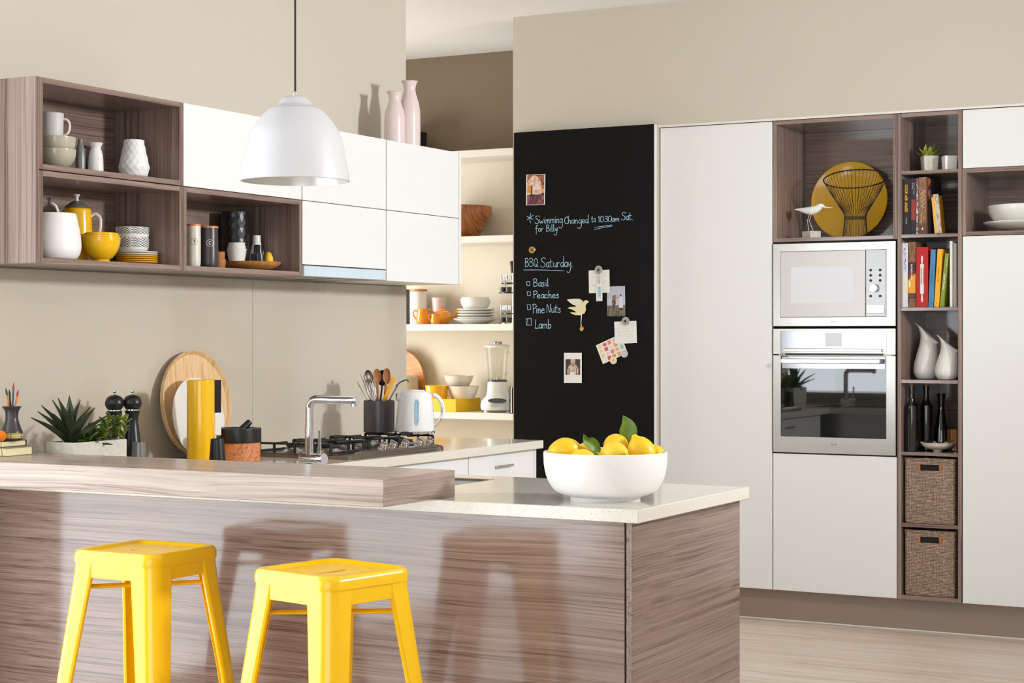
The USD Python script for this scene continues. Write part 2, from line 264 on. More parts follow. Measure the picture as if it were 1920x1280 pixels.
# ================================================================ cabinets on the left wall (fronts at x = -4.0)
XF, ZB0, ZB1, ZB2 = -4.0, 1.592, 1.889, 2.184
def open_box(label, ax, a0, a1, z0, z1, front, depth, th=.018, name='open_shelf_box', shelves=(), th_s=.016):
    """A box open to the front: ax 'y' = runs along y and opens to +x, ax 'x' = runs along x and opens to -y. Grain along each board."""
    sx = -1 if ax == 'y' else 1
    def f(u0, u1, d0, d1, v0, v1):
        return box(front + sx * d0, front + sx * d1, u0, u1, v0, v1, .0008) if ax == 'y' else box(u0, u1, front + sx * d0, front + sx * d1, v0, v1, .0008)
    mid = ((front, (a0 + a1) / 2, z0) if ax == 'y' else ((a0 + a1) / 2, front, z0))
    t = thing(name, label, 'open shelf', mid); h = 'laminate_y' if ax == 'y' else 'laminate_x'
    part(t, 'side_panel', f(a0, a0 + th, 0, depth, z0, z1), 'laminate_z', world=True); part(t, 'side_panel', f(a1 - th, a1, 0, depth, z0, z1), 'laminate_z', world=True)
    part(t, 'base_panel', f(a0 + th, a1 - th, 0, depth, z0, z0 + th), h, world=True); part(t, 'top_panel', f(a0 + th, a1 - th, 0, depth, z1 - th, z1), h, world=True)
    part(t, 'back_panel', f(a0 + th, a1 - th, depth - .008, depth, z0 + th, z1 - th), h, world=True)
    for z in shelves: part(t, 'shelf', f(a0 + th, a1 - th, 0.0, depth - .009, z - th_s, z), h, world=True)
    return t
DP = .306
open_box('open walnut-look wall box holding the faceted vase and mug', 'y', 4.2505, 4.9665, ZB1 + .0015, ZB2, XF, DP)
open_box('open walnut-look wall box holding yellow bowls and the coffee pot', 'y', 4.2505, 4.9665, ZB0, ZB1 - .0015, XF, DP)
open_box('open walnut-look wall box holding the canisters and wooden platter', 'y', 4.9695, 5.6925, ZB0, ZB1 - .0015, XF, DP)
single('end_panel', 'walnut-look end panel with vertical grain closing the wall cabinets on the left', 'panel', box(XL + .001, XF + .002, 4.231, 4.2485, ZB0, ZB2, .001), 'laminate_z')
def white_cab(label, y0, y1, z0, z1, doors, name='wall_cabinet'):
    t = thing(name, label, 'cabinet', (XF, (y0 + y1) / 2, z0))
    part(t, 'body', box(XL + .001, XF - .021, y0, y1, z0, z1), 'white_matt', world=True)
    for a, b in doors: part(t, 'door', box(XF - .019, XF, y0 + .0015, y1 - .0015, a, b, .0012), 'white_gloss', world=True)
    return t
white_cab('white flip-up wall cabinet above the open canister box', 4.9695, 5.6925, ZB1, ZB2, [(ZB1 + .0015, ZB2)])
c3 = white_cab('white wall cabinet above the range hood, behind the pendant lamp', 5.6955, 6.303, 1.64, ZB2, [(ZB1 + .0015, ZB2), (1.64, ZB1 - .0015)])
white_cab('white wall cabinet at the right end of the row, under the pink vases', 6.306, 6.912, ZB0, ZB2, [(ZB1 + .0015, ZB2), (ZB0, ZB1 - .0015)])
single('end_panel', 'thin white end panel closing the wall cabinets on the right', 'panel', box(XL + .001, XF + .001, 6.9135, 6.930, ZB0, ZB2, .001), 'white_matt')
t = thing('range_hood', 'slide-out range hood with pale blue glass visor under white cabinet', 'range hood', (XF, 6.0, 1.592))
part(t, 'body', box(XL + .02, XF - .012, 5.702, 6.297, 1.594, 1.638), 'steel_panel', world=True)
part(t, 'visor', box(XF - .010, XF + .004, 5.704, 6.295, 1.594, 1.635, .002), 'hood_glass', world=True)
part(t, 'front_rail', box(XF - .03, XF - .011, 5.6965, 5.7035, 1.592, 1.639), 'white_gloss', world=True)
for k in range(2): part(t, 'filter', box(XL + .06, XF - .05, 5.73 + .28 * k, 5.98 + .28 * k, 1.5925, 1.5945), 'dark_steel', world=True)
# ================================================================ worktops and base units
SX0, SX1, SY0, SY1 = -3.80, -2.755, 4.56, 5.005             # sink opening
BX, BY0, BY1 = -1.937, 4.293, 5.115
isl = cut(box(XL + .001, BX, BY0, BY1, .864, .9, .002), move(prism(Polygon(rr((SX1 - SX0) / 2, (SY1 - SY0) / 2, .02)), .85, .95), (SX0 + SX1) / 2, (SY0 + SY1) / 2))
single('worktop', 'speckled cream stone island worktop under the fruit bowl', 'worktop', isl, 'stone', smooth=20)
wt = box(XL + .001, -3.61, BY1 + .0005, 6.985, .864, .9, .002)
single('worktop', 'white stone worktop along the left wall, under the cooktop', 'worktop', wt, 'stone', smooth=20)
t = thing('kitchen_island', 'walnut-look island base with glossy horizontal grain behind the yellow stools', 'kitchen island', (-3.1, 4.3, 0))
part(t, 'front_panel', box(XL + .002, BX - .046, 4.306, 4.324, .0, .8635, .001), 'laminate_x', world=True)
part(t, 'side_panel', box(BX - .041, BX - .023, 4.306, BY1 - .02, 0, .8635, .001), 'laminate_y', world=True)
part(t, 'body', cat_([box(XL + .002, SX0 - .03, 4.325, BY1 - .08, .1, .8635), box(SX1 + .03, BX - .042, 4.325, BY1 - .03, .0, .8635), box(SX0 - .03, SX1 + .03, 4.325, BY1 - .08, .1, .66)]), 'white_matt', world=True)
part(t, 'corner_gap', box(BX - .0465, BX - .0405, 4.312, 4.33, 0, .8630), 'shadow_gap', world=True)
t = thing('breakfast_bar', 'thick raised walnut-look breakfast bar slab laid over the island worktop', 'bar top', (-3.4, 4.22, .9))
part(t, 'slab', box(XL + .008, -2.5675, 4.032, 4.410, .9002, .976, .0015), 'lit_laminate_x', world=True)
part(t, 'end_edge', box(-2.5672, -2.566, 4.0325, 4.4095, .9008, .9755), 'lit_laminate_y', world=True)
t = thing('sink', 'steel undermount sink set in the island beside the breakfast bar end', 'sink', ((SX0 + SX1) / 2, (SY0 + SY1) / 2, .69))
a, b = (SX1 - SX0) / 2 - .002, (SY1 - SY0) / 2 - .002
part(t, 'basin', loft([ring(rr(a, b, .02), .205), ring(rr(a - .004, b - .004, .03), .02), ring(rr(a - .03, b - .03, .03), .002), ring(rr(a - .032, b - .032, .03), .0), ring(rr(a + .001 - .004, b + .001 - .004, .03), .016), ring(rr(a + .0015, b + .0015, .02), .205)], closed=True), 'sink_steel', smooth=40)
part(t, 'basin_floor', move(prism(Polygon(rr(a - .03, b - .03, .03)), 0, .003), 0, 0, 0), 'sink_steel')
part(t, 'rim', move(cut(prism(Polygon(rr(a + .001, b + .001, .02)), 0, .006), prism(Polygon(rr(a - .012, b - .012, .02)), -.1, .1)), 0, 0, .203), 'dark_steel')
part(t, 'drain', lathe([(0, 0), (.045, 0), (.045, .004), (.02, .006), (0, .005)], 24), 'dark_steel')
def base_unit(name, label, y0, y1, handle_y):
    t = thing(name, label, 'base cabinet', (-3.66, (y0 + y1) / 2, 0))
    part(t, 'body', box(XL + .002, -3.662, y0, y1, .12, .8635), 'white_matt', world=True)
    part(t, 'kick', box(-3.72, -3.70, y0, y1, 0, .12), 'kick_laminate', world=True)
    for z0, z1 in ((.70, .861), (.41, .697), (.125, .407)):
        d = part(t, 'drawer', box(-3.660, -3.642, y0 + .0015, y1 - .0015, z0, z1, .001), 'white_gloss', world=True)
        zh = z1 - .055
        part(d, 'handle', cat_([box(-3.642, -3.628, handle_y - .066, handle_y - .060, zh - .004, zh + .004), box(-3.642, -3.628, handle_y + .060, handle_y + .066, zh - .004, zh + .004), box(-3.631, -3.624, handle_y - .07, handle_y + .07, zh - .005, zh + .005, .001)]), 'steel', world=True)
base_unit('base_cabinet', 'white drawer cabinet under the cooktop, left of the drawer seam', 5.2, 6.37, 5.8)
base_unit('base_cabinet', 'white drawer cabinet with short steel handle at the worktop end', 6.3725, 6.955, 6.665)
single('end_panel', 'white end panel standing at the pantry end of the left worktop', 'panel', box(XL + .002, -3.642, 6.9565, 6.975, 0, .8635), 'white_matt')
# ================================================================ tall cabinets (fronts at y = 8.05)
def front(label, x0, x1, z0, z1, name, cat='cabinet', body=True):
    t = thing(name, label, cat, ((x0 + x1) / 2, YB, z0))
    part(t, 'door', box(x0 + .0015, x1 - .0015, YB, YB + .019, z0 + .001, z1 - .001, .0012), 'white_gloss', world=True)
    part(t, 'body', box(x0, x1, YB + .0195, YB + .42, z0, z1), 'white_matt', world=True); return t
single('filler_strip', 'narrow recessed filler between the blackboard edge and white cabinet', 'panel', box(-3.5185, -3.5155, YB + .004, YB + .35, 0, 2.385), 'wall_paint')
front('full-height white cabinet door between the blackboard and the ovens', -3.514, -2.931, .15, 2.385, 'tall_cabinet')
CX0, CX1, TX0, TX1 = -2.929, -2.3265, -2.3245, -2.0275
open_box('square walnut-look niche above the microwave, holding the yellow platter', 'x', CX0, CX1, 1.808, 2.385, YB, .42)
front('white drawer front cabinet below the oven', CX0, CX1, .15, .803, 'base_cabinet')
# (oven housing behind the two appliances)
single('oven_housing', 'dark carcass frame edging the built-in microwave and oven', 'housing', cat_([box(CX0, CX0 + .003, YB + .004, YB + .35, .8035, 1.8075), box(CX1 - .003, CX1, YB + .004, YB + .35, .8035, 1.8075), box(CX0 + .003, CX1 - .003, YB + .004, YB + .35, 1.802, 1.8075), box(CX0 + .003, CX1 - .003, YB + .03, YB + .35, 1.397, 1.405), box(CX0 + .003, CX1 - .003, YB + .004, YB + .35, .8035, .808)]), 'shadow_gap')
TZ = [2.119, 1.828, 1.492, 1.160, .828, .4995]
open_box('narrow walnut-look tower of open niches with books, jugs and baskets', 'x', TX0, TX1, .15, 2.385, YB, .42, name='shelf_tower', shelves=TZ)
RX0, RX1 = -2.0255, -1.25
front('white flip-up cabinet at the top right beside the tower', RX0, RX1, 2.119, 2.385, 'wall_cabinet')
open_box('walnut-look niche at the right edge holding the white bowl on a plate', 'x', RX0, RX1, 1.815, 2.117, YB, .42)
front('tall white cabinet door right of the basket tower', RX0, RX1, .15, 1.813, 'tall_cabinet')
front('tall white cabinet beyond the right edge of the picture', RX1 + .002, -.5, .15, 2.385, 'tall_cabinet')
# ================================================================ bar stools
def strip_section(cl, t):
    cl = np.asarray(cl, float); d = np.gradient(cl, axis=0); d /= np.linalg.norm(d, axis=1)[:, None]; n = np.column_stack([-d[:, 1], d[:, 0]])
    return np.vstack([cl + n * t / 2, (cl - n * t / 2)[::-1]])
def leg_line(w, r, fl):
    arc = [(-r + r * math.cos(a), -r + r * math.sin(a)) for a in np.linspace(np.pi / 2, 0, 9)]
    return [(-w + .002, -fl), (-w, -fl * .5), (-w + .001, -.003), (-w + .006, 0)] + [(-w * .7, 0)] + arc + [(0, -w * .7), (0, -w + .006), (-.003, -w + .001), (-fl * .5, -w), (-fl, -w + .002)]
def bar_stool(label, loc, rz):
    t = thing('bar_stool', label, 'bar stool', loc, rz, group='yellow metal bar stools'); S, ztop = .1545, .760
    def R(i, z): return ring(rr(S - i, S - i, max(.046 - i * .8, .004), 8), z)
    top = [(0.0, .724), (0.0, .744), (.003, .752), (.009, .758), (.018, .760), (.027, .7585), (.034, .754), (.042, .7505), (.06, .749), (.10, .7475), (.140, .747)]
    under = [(.140, .744), (.10, .7445), (.06, .746), (.042, .7475), (.034, .751), (.027, .7555), (.018, .757), (.010, .754), (.0055, .750), (.003, .744), (.003, .724)]
    solid = loft([R(*q) for q in top], cap0=True, cap1=True); core = loft([R(*q) for q in under[::-1]], cap0=True, cap1=True)
    slot = move(prism(Polygon(rr(.056, .0105, .010)), 0, .1), 0, 0, .70)
    shell = tri(man(solid) - (man(core) + man(move(core, 0, 0, -.002))) - man(slot))
    part(t, 'seat', shell, 'yellow_paint', 28)
    for k in range(4):
        part(t, 'apron', turn(box(-.088, .088, -.1500, -.1484, .684, .7245, .0007), 90 * k), 'yellow_paint')
    for k in range(4):
        secs = []
        for z, w, h in ((.7235, .084, .1500), (.705, .083, .1512), (.66, .080, .1555), (.40, .069, .185), (.014, .053, .218)):
            s = strip_section(leg_line(w, .042, .012), .0026); secs.append(ring(s + [h, h], z))
        part(t, 'leg', turn(loft(secs), 90 * k), 'yellow_paint', 30)
        f = part(t, 'foot', turn(move(loft([ring(strip_section(leg_line(.055, .040, .013), .007) + [.2195, .2195], 0), ring(strip_section(leg_line(.055, .040, .013), .007) + [.218, .218], .016)]), 0, 0, 0), 90 * k), 'rubber')
    for k in range(2):
        q = .150 - .012; part(t, 'brace', turn(tube([(-q, -q, .652 - .009 * k), (q, q, .652 - .009 * k)], 0.0075, 8, flat=.9), 90 * k), 'yellow_paint')
    return t
p1, p2 = at(274, 1024, Z=.76), at(622, 1062, Z=.76)
bar_stool('yellow metal bar stool on the left, near the bottom left corner', (p1[0], p1[1], 0), 0)
bar_stool('yellow metal bar stool on the right, nearer the fruit bowl', (p2[0], p2[1], 0), 77)
# ================================================================ pendant lamp
pc = at(553.5, 338, Y=4.35)
t = thing('pendant_lamp', 'white dome pendant lamp hanging on a black cord above the island', 'pendant lamp', (pc[0], pc[1], 1.822))
o = [(.1625, 0), (.1605, .015), (.1515, .068), (.136, .135), (.118, .168), (.099, .192), (.086, .206), (.074, .216)]
o = curve(o, 30)
part(t, 'shade', lathe(o + [(.0725, .2145)] + [(r - .0025, z - .001) for r, z in o[::-1]] + [o[0]], 72), 'lamp_white')
part(t, 'shade_lining', lathe([(r - .0028, z - .001) for r, z in o] + [(.0, .2135), (0, .2125)] + [(r - .0033, z - .0015) for r, z in o[::-1]] + [(o[0][0] - .0028, o[0][1] - .001)], 72), 'lamp_inside')
part(t, 'cap', lathe([(0, .214), (.076, .2155), (.058, .2235), (.050, .2285), (.044, .239), (.034, .248), (.020, .2525), (0, .2535)], 48), 'lamp_white')
part(t, 'collar', lathe([(0, .2525), (.0062, .2525), (.0062, .262), (.0045, .266), (0, .266)], 20), 'chrome')
part(t, 'cord', tube([(0, 0, .262), (0, 0, .6), (0, 0, 2.99 - 1.822)], .0032, 10), 'cord_black')
part(t, 'ceiling_rose', lathe([(0, 1.150), (.05, 1.152), (.05, 1.170), (0, 1.176)], 32), 'lamp_white')
for k in range(2):
    w = .052 * (-1) ** k; part(t, 'bulb', move(lathe([(0, -.0)] + curve([(.012, .004), (.026, .026), (.024, .045), (.013, .062), (.012, .085)], 14) + [(0, .085)], 24), w * .85, w * .5, .115), 'hot_white')
# ================================================================ fruit bowl
bc = at(1135, 936, Z=.9)
t = thing('fruit_bowl', 'large round white bowl full of lemons on the island worktop', 'bowl', (bc[0], bc[1], .9))
o = [(.098, 0), (.100, .011)] + curve([(.112, .0125), (.142, .026), (.163, .056), (.1725, .092), (.1745, .120), (.1745, .134)], 22)
part(t, 'bowl_body', lathe(hollow(o, .005, .018), 80), 'matt_ceramic')
def lemon(label, loc, rot, s=1.0, mat='lemon_skin', leaves=(), group='lemons in the fruit bowl'):
    ms = [(0, -.049), (.004, -.0485), (.010, -.044), (.020, -.038), (.031, -.022), (.0365, 0), (.0325, .020), (.022, .036), (.012, .0435), (.0075, .049), (.005, .0525), (0, .0535)]
    t = thing('lemon', label, 'lemon', loc, group=group, rot=rot)
    m = lathe(curve(ms, 30), 32); m.vertices *= s; v = m.vertices; m.vertices = v * (1 + .03 * (meshkit.noise(v * 45, 3)[:, None] - .5)); part(t, 'flesh', m, mat, True)
    part(t, 'stem_button', move(ball(.0035 * s, sub=1), 0, 0, -.048 * s), 'leaf_citrus')
    for a, b, c in leaves: part(t, 'leaf', leaf_mesh(a, b, c), 'leaf_citrus', True)
    return t
def leaf_mesh(P, width, cup=.2, n=14, up=(0, 0, 1), side=None, thick=.0006, sharp=1.0):
    """A leaf along the curve P (3d points), widest a little before the middle, cupped along the midrib, with real thickness."""
    C = spl(P, n); T = np.gradient(C, axis=0); T /= np.linalg.norm(T, axis=1)[:, None]; S = np.cross(T, np.asarray(up, float)) if side is None else np.tile(np.asarray(side, float), (n, 1))
    S /= np.linalg.norm(S, axis=1)[:, None] + 1e-9; N = np.cross(S, T); s = np.linspace(0, 1, n); w = width * (np.sin(np.pi * s ** .8) ** sharp * .97 + .03 * (1 - s)); rows = []
    for sg in (1, -1):
        for k in (-1, -.5, 0, .5, 1): rows.append((sg, k))
    V = []; 
    for sg in (1, -1):
        for k in (-1, -.5, 0, .5, 1): V.append(C + S * (k * w / 2)[:, None] + N * (cup * w * abs(k) * .5 + sg * thick * (1 - .6 * abs(k)))[:, None])
    V = np.array(V); F = []; idx = lambda a, i: a * n + i
    order = [0, 1, 2, 3, 4, 9, 8, 7, 6, 5]
    for a in range(10):
        p, q = order[a], order[(a + 1) % 10]
        for i in range(n - 1): F += [(idx(p, i), idx(q, i), idx(q, i + 1)), (idx(p, i), idx(q, i + 1), idx(p, i + 1))]
    for i, r in ((0, 0), (n - 1, 1)):
        for a in range(1, 9): f = (idx(order[0], i), idx(order[a], i), idx(order[a + 1], i)); F.append(f if r else f[::-1])
    return fix(trimesh.Trimesh(V.reshape(-1, 3), F, process=False))
def lem(px, py, d, label, rot, s=1.0, mat='lemon_skin', leaves=()):
    """Lemon whose centre is seen at (px, py), at depth offset d metres behind the bowl's middle (along the view)."""
    f = np.array([-math.sin(YAW), math.cos(YAW)]); c = np.array(bc[:2]) + f * d
    u, v = (px - 960) / FPX, (HOR - py) / FPX; dep = c @ f; r = np.array([math.cos(YAW), math.sin(YAW)])
    p = f * dep + r * u * dep; return lemon(label, (p[0], p[1], EYE + v * dep), rot, s, mat, leaves)
lem(1058, 845, .02, 'lemon at the left of the fruit bowl, its tip pointing right', (0, 78, 30), 1.02)
lem(1098, 851, .085, 'lemon half hidden behind a leaf at the back left of the bowl', (60, 20, 0), .86)
lem(1091, 864, -.075, 'pale lemon low at the front left of the fruit bowl', (20, 80, 10), .92, 'lemon_light')
lem(1155, 836, .05, 'topmost lemon of the fruit bowl, at its middle', (80, 10, 10), .97)
lem(1151, 853, -.055, 'pale lemon at the front middle, below the topmost lemon', (78, 0, 62), 1.03, 'lemon_light')
lem(1204, 849, .012, 'lemon at the right of the fruit bowl, below the two leaves', (8, -24, 0), 1.08)
lem(1226, 856, .045, 'lemon at the far right edge of the fruit bowl', (70, 0, 40), .92)
lem(1125, 868, .03, 'lemon in the dark gap under the leaves', (40, 60, 0), .9)
for k, (dx, dy) in enumerate(((-.065, -.03), (.0, -.07), (.07, -.02), (.0, .055))):
    lemon(f'lemon buried low in the fruit bowl, at its {("left", "front", "right", "back")[k]}', (bc[0] + dx, bc[1] + dy, .9545), (70, 30 * k, 40 * k), .95, group='lemons buried in the fruit bowl')
def at_d(px, py, d):
    f = np.array([-math.sin(YAW), math.cos(YAW)]); dep = np.array(bc[:2]) @ f + d; u, v = (px - 960) / FPX, (HOR - py) / FPX; r = np.array([math.cos(YAW), math.sin(YAW)])
    p = f * dep + r * u * dep; return np.array([p[0], p[1], EYE + v * dep])
def sprig(label, pts, d, width, cup=.25, roll=(0, 0, 1)):
    Q = [at_d(x, y, d + dd) for x, y, dd in pts]; base = Q[0]
    t = thing('citrus_leaf', label, 'leaf', base); Q = [q - base for q in Q]; f = np.array([-math.sin(YAW), math.cos(YAW), 0])
    part(t, 'blade', leaf_mesh(Q, width, cup, 16, up=roll), 'leaf_citrus', True)
    k = spl(Q, 16)[1:-1]; part(t, 'midrib', tube(k, np.linspace(.0014, .0005, len(k)), 6), 'leaf_lime')
VF = (math.sin(YAW), -math.cos(YAW), .25)
sprig('green citrus leaf standing up at the left between two lemons', [(1126, 846, .02), (1112, 835, .015), (1100, 826, .01), (1094, 813, .0)], 0.0, .036, .5, (.3, -1, .6))
sprig('large dark green citrus leaf standing tallest above the lemons', [(1178, 829, .05), (1178, 812, .05), (1176, 795, .05), (1168, 778, .05)], .02, .052, .25, VF)
sprig('small bright citrus leaf beside the tall dark one', [(1180, 838, .03), (1186, 828, .03), (1190, 819, .03), (1193, 812, .03)], .0, .026, .3, VF)
sprig('curled citrus leaf lying in the dark gap between the lemons', [(1100, 846, .05), (1112, 852, -.02), (1118, 860, -.05), (1122, 872, -.08)], .0, .020, .5, (.2, -.6, 1))
# ================================================================ faucet
fx = (-3.522, 5.055)
t = thing('faucet', 'chrome kitchen mixer tap with an angular spout behind the breakfast bar', 'faucet', (fx[0], fx[1], .9))
path = [(0, 0, .03), (0, 0, .10), (0, 0, .19)] + [(.03 - .03 * math.cos(a), 0, .212 + .03 * math.sin(a)) for a in np.linspace(0, np.pi / 2, 9)] + [(.06, 0, .242), (.165, 0, .242)]
part(t, 'spout', tube(spl(path, 60), .0145, 24), 'chrome')
part(t, 'nozzle', move(turn(lathe([(0, 0), (.0155, 0), (.0155, .034), (.014, .037), (0, .037)], 24), 90, (0, 1, 0)), .1625, 0, .242), 'chrome')
part(t, 'aerator', move(lathe([(0, 0), (.010, 0), (.010, .012), (0, .012)], 20), .184, 0, .222), 'chrome')
bd = turn(lathe([(0, -.032)] + [(.020, -.031), (.0225, -.027), (.0225, .036), (.0235, .037), (.0235, .060), (.021, .064), (0, .064)], 32), 90, (0, 1, 0)); 
part(t, 'body', move(bd, 0, 0, .036), 'chrome'); part(t, 'base_plate', lathe([(0, 0), (.027, 0), (.027, .007), (.024, .01), (0, .01)], 32), 'chrome')
part(t, 'lever', tube([(.046, -.004, .048), (.048, -.006, .09), (.049, -.008, .137)], .0052, 12), 'chrome')
# ================================================================ microwave and oven
YF = YB
mx0, mx1 = CX0 + .004, CX1 - .004
t = thing('microwave', 'built-in steel microwave above the oven', 'microwave', ((mx0 + mx1) / 2, YF, 1.406))
fr = cut(box(mx0, mx1, YF - .008, YF + .012, 1.4065, 1.7995, .002), box(-2.888, -2.373, YF - .05, YF + .05, 1.448, 1.762))
part(t, 'frame', fr, 'steel', 20, world=True); part(t, 'body', box(mx0 + .02, mx1 - .02, YF + .013, YF + .34, 1.41, 1.79), 'dark_steel', world=True)
d = part(t, 'door', box(-2.886, -2.474, YF - .012, YF + .010, 1.450, 1.760, .002), 'microwave_front', world=True)
part(d, 'door_window', box(-2.835, -2.530, YF - .0125, YF - .0118, 1.515, 1.685), 'screen_white', world=True)
cp = part(t, 'control_panel', box(-2.471, -2.375, YF - .009, YF + .010, 1.450, 1.760, .001), 'steel_panel', world=True)
def disc(x, z, r, y0, y1, n=24): return move(turn(lathe([(0, 0), (r * .96, 0), (r, (y1 - y0) * .12), (r, y1 - y0), (0, y1 - y0)], n), -90, (1, 0, 0)), x, y0, z)
for z in (1.666, 1.642, 1.618, 1.546):
    for x in (-2.448, -2.403): part(cp, 'button', disc(x, z, .0062, YF - .0115, YF - .009), 'button_black', world=True)
part(cp, 'knob', disc(-2.4285, 1.582, .018, YF - .030, YF - .009), 'steel', world=True)
part(cp, 'door_release', box(-2.466, -2.382, YF - .0115, YF - .0095, 1.465, 1.506, .001), 'steel', world=True)
def badge(par, x, z, h=.0075):
    m = meshkit.text_mesh('LG', h, .0004, True); m.apply_translation([.004, -h / 2, 0])
    rg = prism(Polygon(circ(.0058, 0, 24, -.006)[:, :2]).difference(Polygon(circ(.0046, 0, 24, -.006)[:, :2])), 0, .0004); q = prism(unary_union([sbox(-.0066, -.003, -.0058, .0025), sbox(-.0066, -.003, -.0035, -.0021), sbox(-.0062, .0, -.0019, .0008)]), 0, .0004)
    part(par, 'badge', move(upright(cat_([m, rg, q])), x, YF - .0081, z), 'smoke_plastic', world=True)
badge(t, -2.629, 1.4275)
t = thing('oven', 'built-in steel oven with a dark glass door below the microwave', 'oven', ((mx0 + mx1) / 2, YF, .808))
fr = cut(box(mx0, mx1, YF - .008, YF + .012, 1.2735, 1.3960, .002), box(-2.8875, -2.372, YF - .05, YF + .05, 1.2775 - .02, 1.3855))
part(t, 'panel_frame', fr, 'steel', 20, world=True); part(t, 'body', box(mx0 + .02, mx1 - .02, YF + .014, YF + .345, .81, 1.39), 'dark_steel', world=True)
part(t, 'control_panel', box(-2.886, -2.3735, YF - .006, YF + .011, 1.280, 1.3845), 'steel_mirror', world=True)
part(t, 'display', box(-2.669, -2.588, YF - .0068, YF - .0059, 1.312, 1.376), 'screen_white', world=True)
part(t, 'panel_lip', box(-2.870, -2.393, YF - .020, YF - .004, 1.2855, 1.3015, .002), 'steel', world=True)
d = part(t, 'door', cut(box(mx0, mx1, YF - .008, YF + .012, .8085, 1.2700, .002), box(-2.8865, -2.3745, YF - .05, YF + .05, .8845, 1.30)), 'steel', 20, world=True)
part(d, 'door_glass', box(-2.8855, -2.3755, YF - .0065, YF + .010, .8855, 1.2665), 'oven_glass', world=True)
part(d, 'top_band', box(-2.8795, -2.3815, YF - .0085, YF - .0064, 1.208, 1.262), 'steel_mirror', world=True)
part(t, 'vent', cat_([box(-2.866, -2.40, YF - .004, YF + .008, 1.2705, 1.2785)]), 'black_satin', world=True)
h = part(t, 'handle', box(-2.872, -2.391, YF - .052, YF - .038, 1.231, 1.2545, .004), 'chrome', world=True)
for x in (-2.85, -2.413): part(t, 'handle_post', box(x - .010, x + .010, YF - .040, YF - .0085, 1.235, 1.251, .002), 'chrome', world=True)
badge(d, -2.629, .8525)
# ================================================================ cooktop with pot, kettle
CX_0, CX_1, CY_0, CY_1, CZ = -4.13, -3.655, 5.515, 6.335, .9
t = thing('cooktop', 'steel gas cooktop with black trivets and five knobs', 'cooktop', ((CX_0 + CX_1) / 2, (CY_0 + CY_1) / 2, CZ))
hx, hy = (CX_1 - CX_0) / 2, (CY_1 - CY_0) / 2
outl = unary_union([Polygon(rr(hx, hy, .012)).difference(sbox(hx - .2, hy - .2, 1, 1)), Polygon([(hx - .2 + .2 * math.cos(a), hy - .2 + .2 * math.sin(a)) for a in np.linspace(0, np.pi / 2, 16)] + [(hx - .21, hy), (hx - .21, hy - .21), (hx, hy - .21)])])
part(t, 'plate', prism(outl.buffer(0), .0005, .013), 'dark_steel')
part(t, 'hob_recess', prism(sbox(-hx + .02, -hy + .02, hx - .1, hy - .05).buffer(.012), .013, .0145), 'black_satin')
arc = [(hx - .004 - (1 - (k / 12 * 2 - 1) ** 2) * .098, -hy + .01 + k / 12 * (2 * hy - .16)) for k in range(13)]
fas = Polygon([(hx - .003, -hy + .008)] + arc + [(hx - .003, hy - .15)]).buffer(0)
cr = np.array(fas.exterior.coords)[:-1]; ce = cr.mean(0)
part(t, 'control_fascia', loft([ring(cr, .0131), ring(ce + (cr - ce) * .99, .019), ring(ce + (cr - ce) * .93, .0225), ring(ce + (cr - ce) * .5, .024)]), 'dark_steel', 50)
for y in (5.80, 5.868, 5.955, 6.065, 6.140):
    lx = hx - .043; ly = y - (CY_0 + CY_1) / 2
    k = part(t, 'knob', move(turn(lathe([(0, 0), (.021, 0), (.020, .006), (.016, .009), (.0155, .024), (.014, .026), (0, .026)], 24), 22, (0, 1, 0)), lx, ly, .020), 'steel')
    part(k, 'grip', move(turn(box(-.015, .015, -.0045, .0045, .024, .034, .002), 22, (0, 1, 0)), lx, ly, .020), 'steel')
burn = [(-.12, -.27, .035), (.04, -.25, .045), (-.07, 0.0, .06), (-.12, .27, .035), (.06, .24, .05)]
for x, y, r in burn:
    b = part(t, 'burner', move(lathe([(0, 0), (r * 1.25, 0), (r * .9, .010), (r * .9, .016), (0, .018)], 32), x, y, .0146), 'steel')
    part(b, 'burner_cap', move(lathe([(0, 0), (r * .8, 0), (r * .82, .006), (r * .5, .009), (0, .0095)], 32), x, y, .0326), 'cast_iron')
for y0, y1 in ((-.385, -.135), (-.125, .125), (.135, .385)):
    x0, x1 = -hx + .03, hx - .115; g = []
    def bar(p, q, zz=.050, r=.0048): g.append(tube([(p[0], p[1], zz), (q[0], q[1], zz)], r, 6))
    for y in (y0 + .012, y1 - .012): bar((x0, y), (x1, y))
    for x in (x0, x1): bar((x, y0 + .012), (x, y1 - .012), .020)
    for x in (x0 + .07, (x0 + x1) / 2, x1 - .07):
        bar((x, y0 + .012), (x, y0 + .095)); bar((x, y1 - .095), (x, y1 - .012))
        for y in (y0 + .012, y1 - .012): g.append(tube([(x, y, .0155), (x, y, .050)], .0055, 6))
    for x in (x0, x1):
        for y in (y0 + .012, y1 - .012): g.append(tube([(x, y, .0155), (x, y, .051)], .0062, 6))
    part(t, 'trivet', cat_(g), 'cast_iron', 40)
part(t, 'badge', move(turn(meshkit.text_mesh('LG', .007, .0004, True), 90), hx - .035, -hy + .12, .0221), 'smoke_plastic')
ZT = .9 + .0552
pt = (-4.05, 6.325)
t = thing('utensil_pot', 'dark grey cylindrical pot full of cooking utensils on the cooktop', 'pot', (*pt, ZT))
part(t, 'pot_wall', lathe(hollow([(.062, 0), (.0655, .003), (.0655, .130), (.0645, .1335)], .004), 56), 'pot_grey')
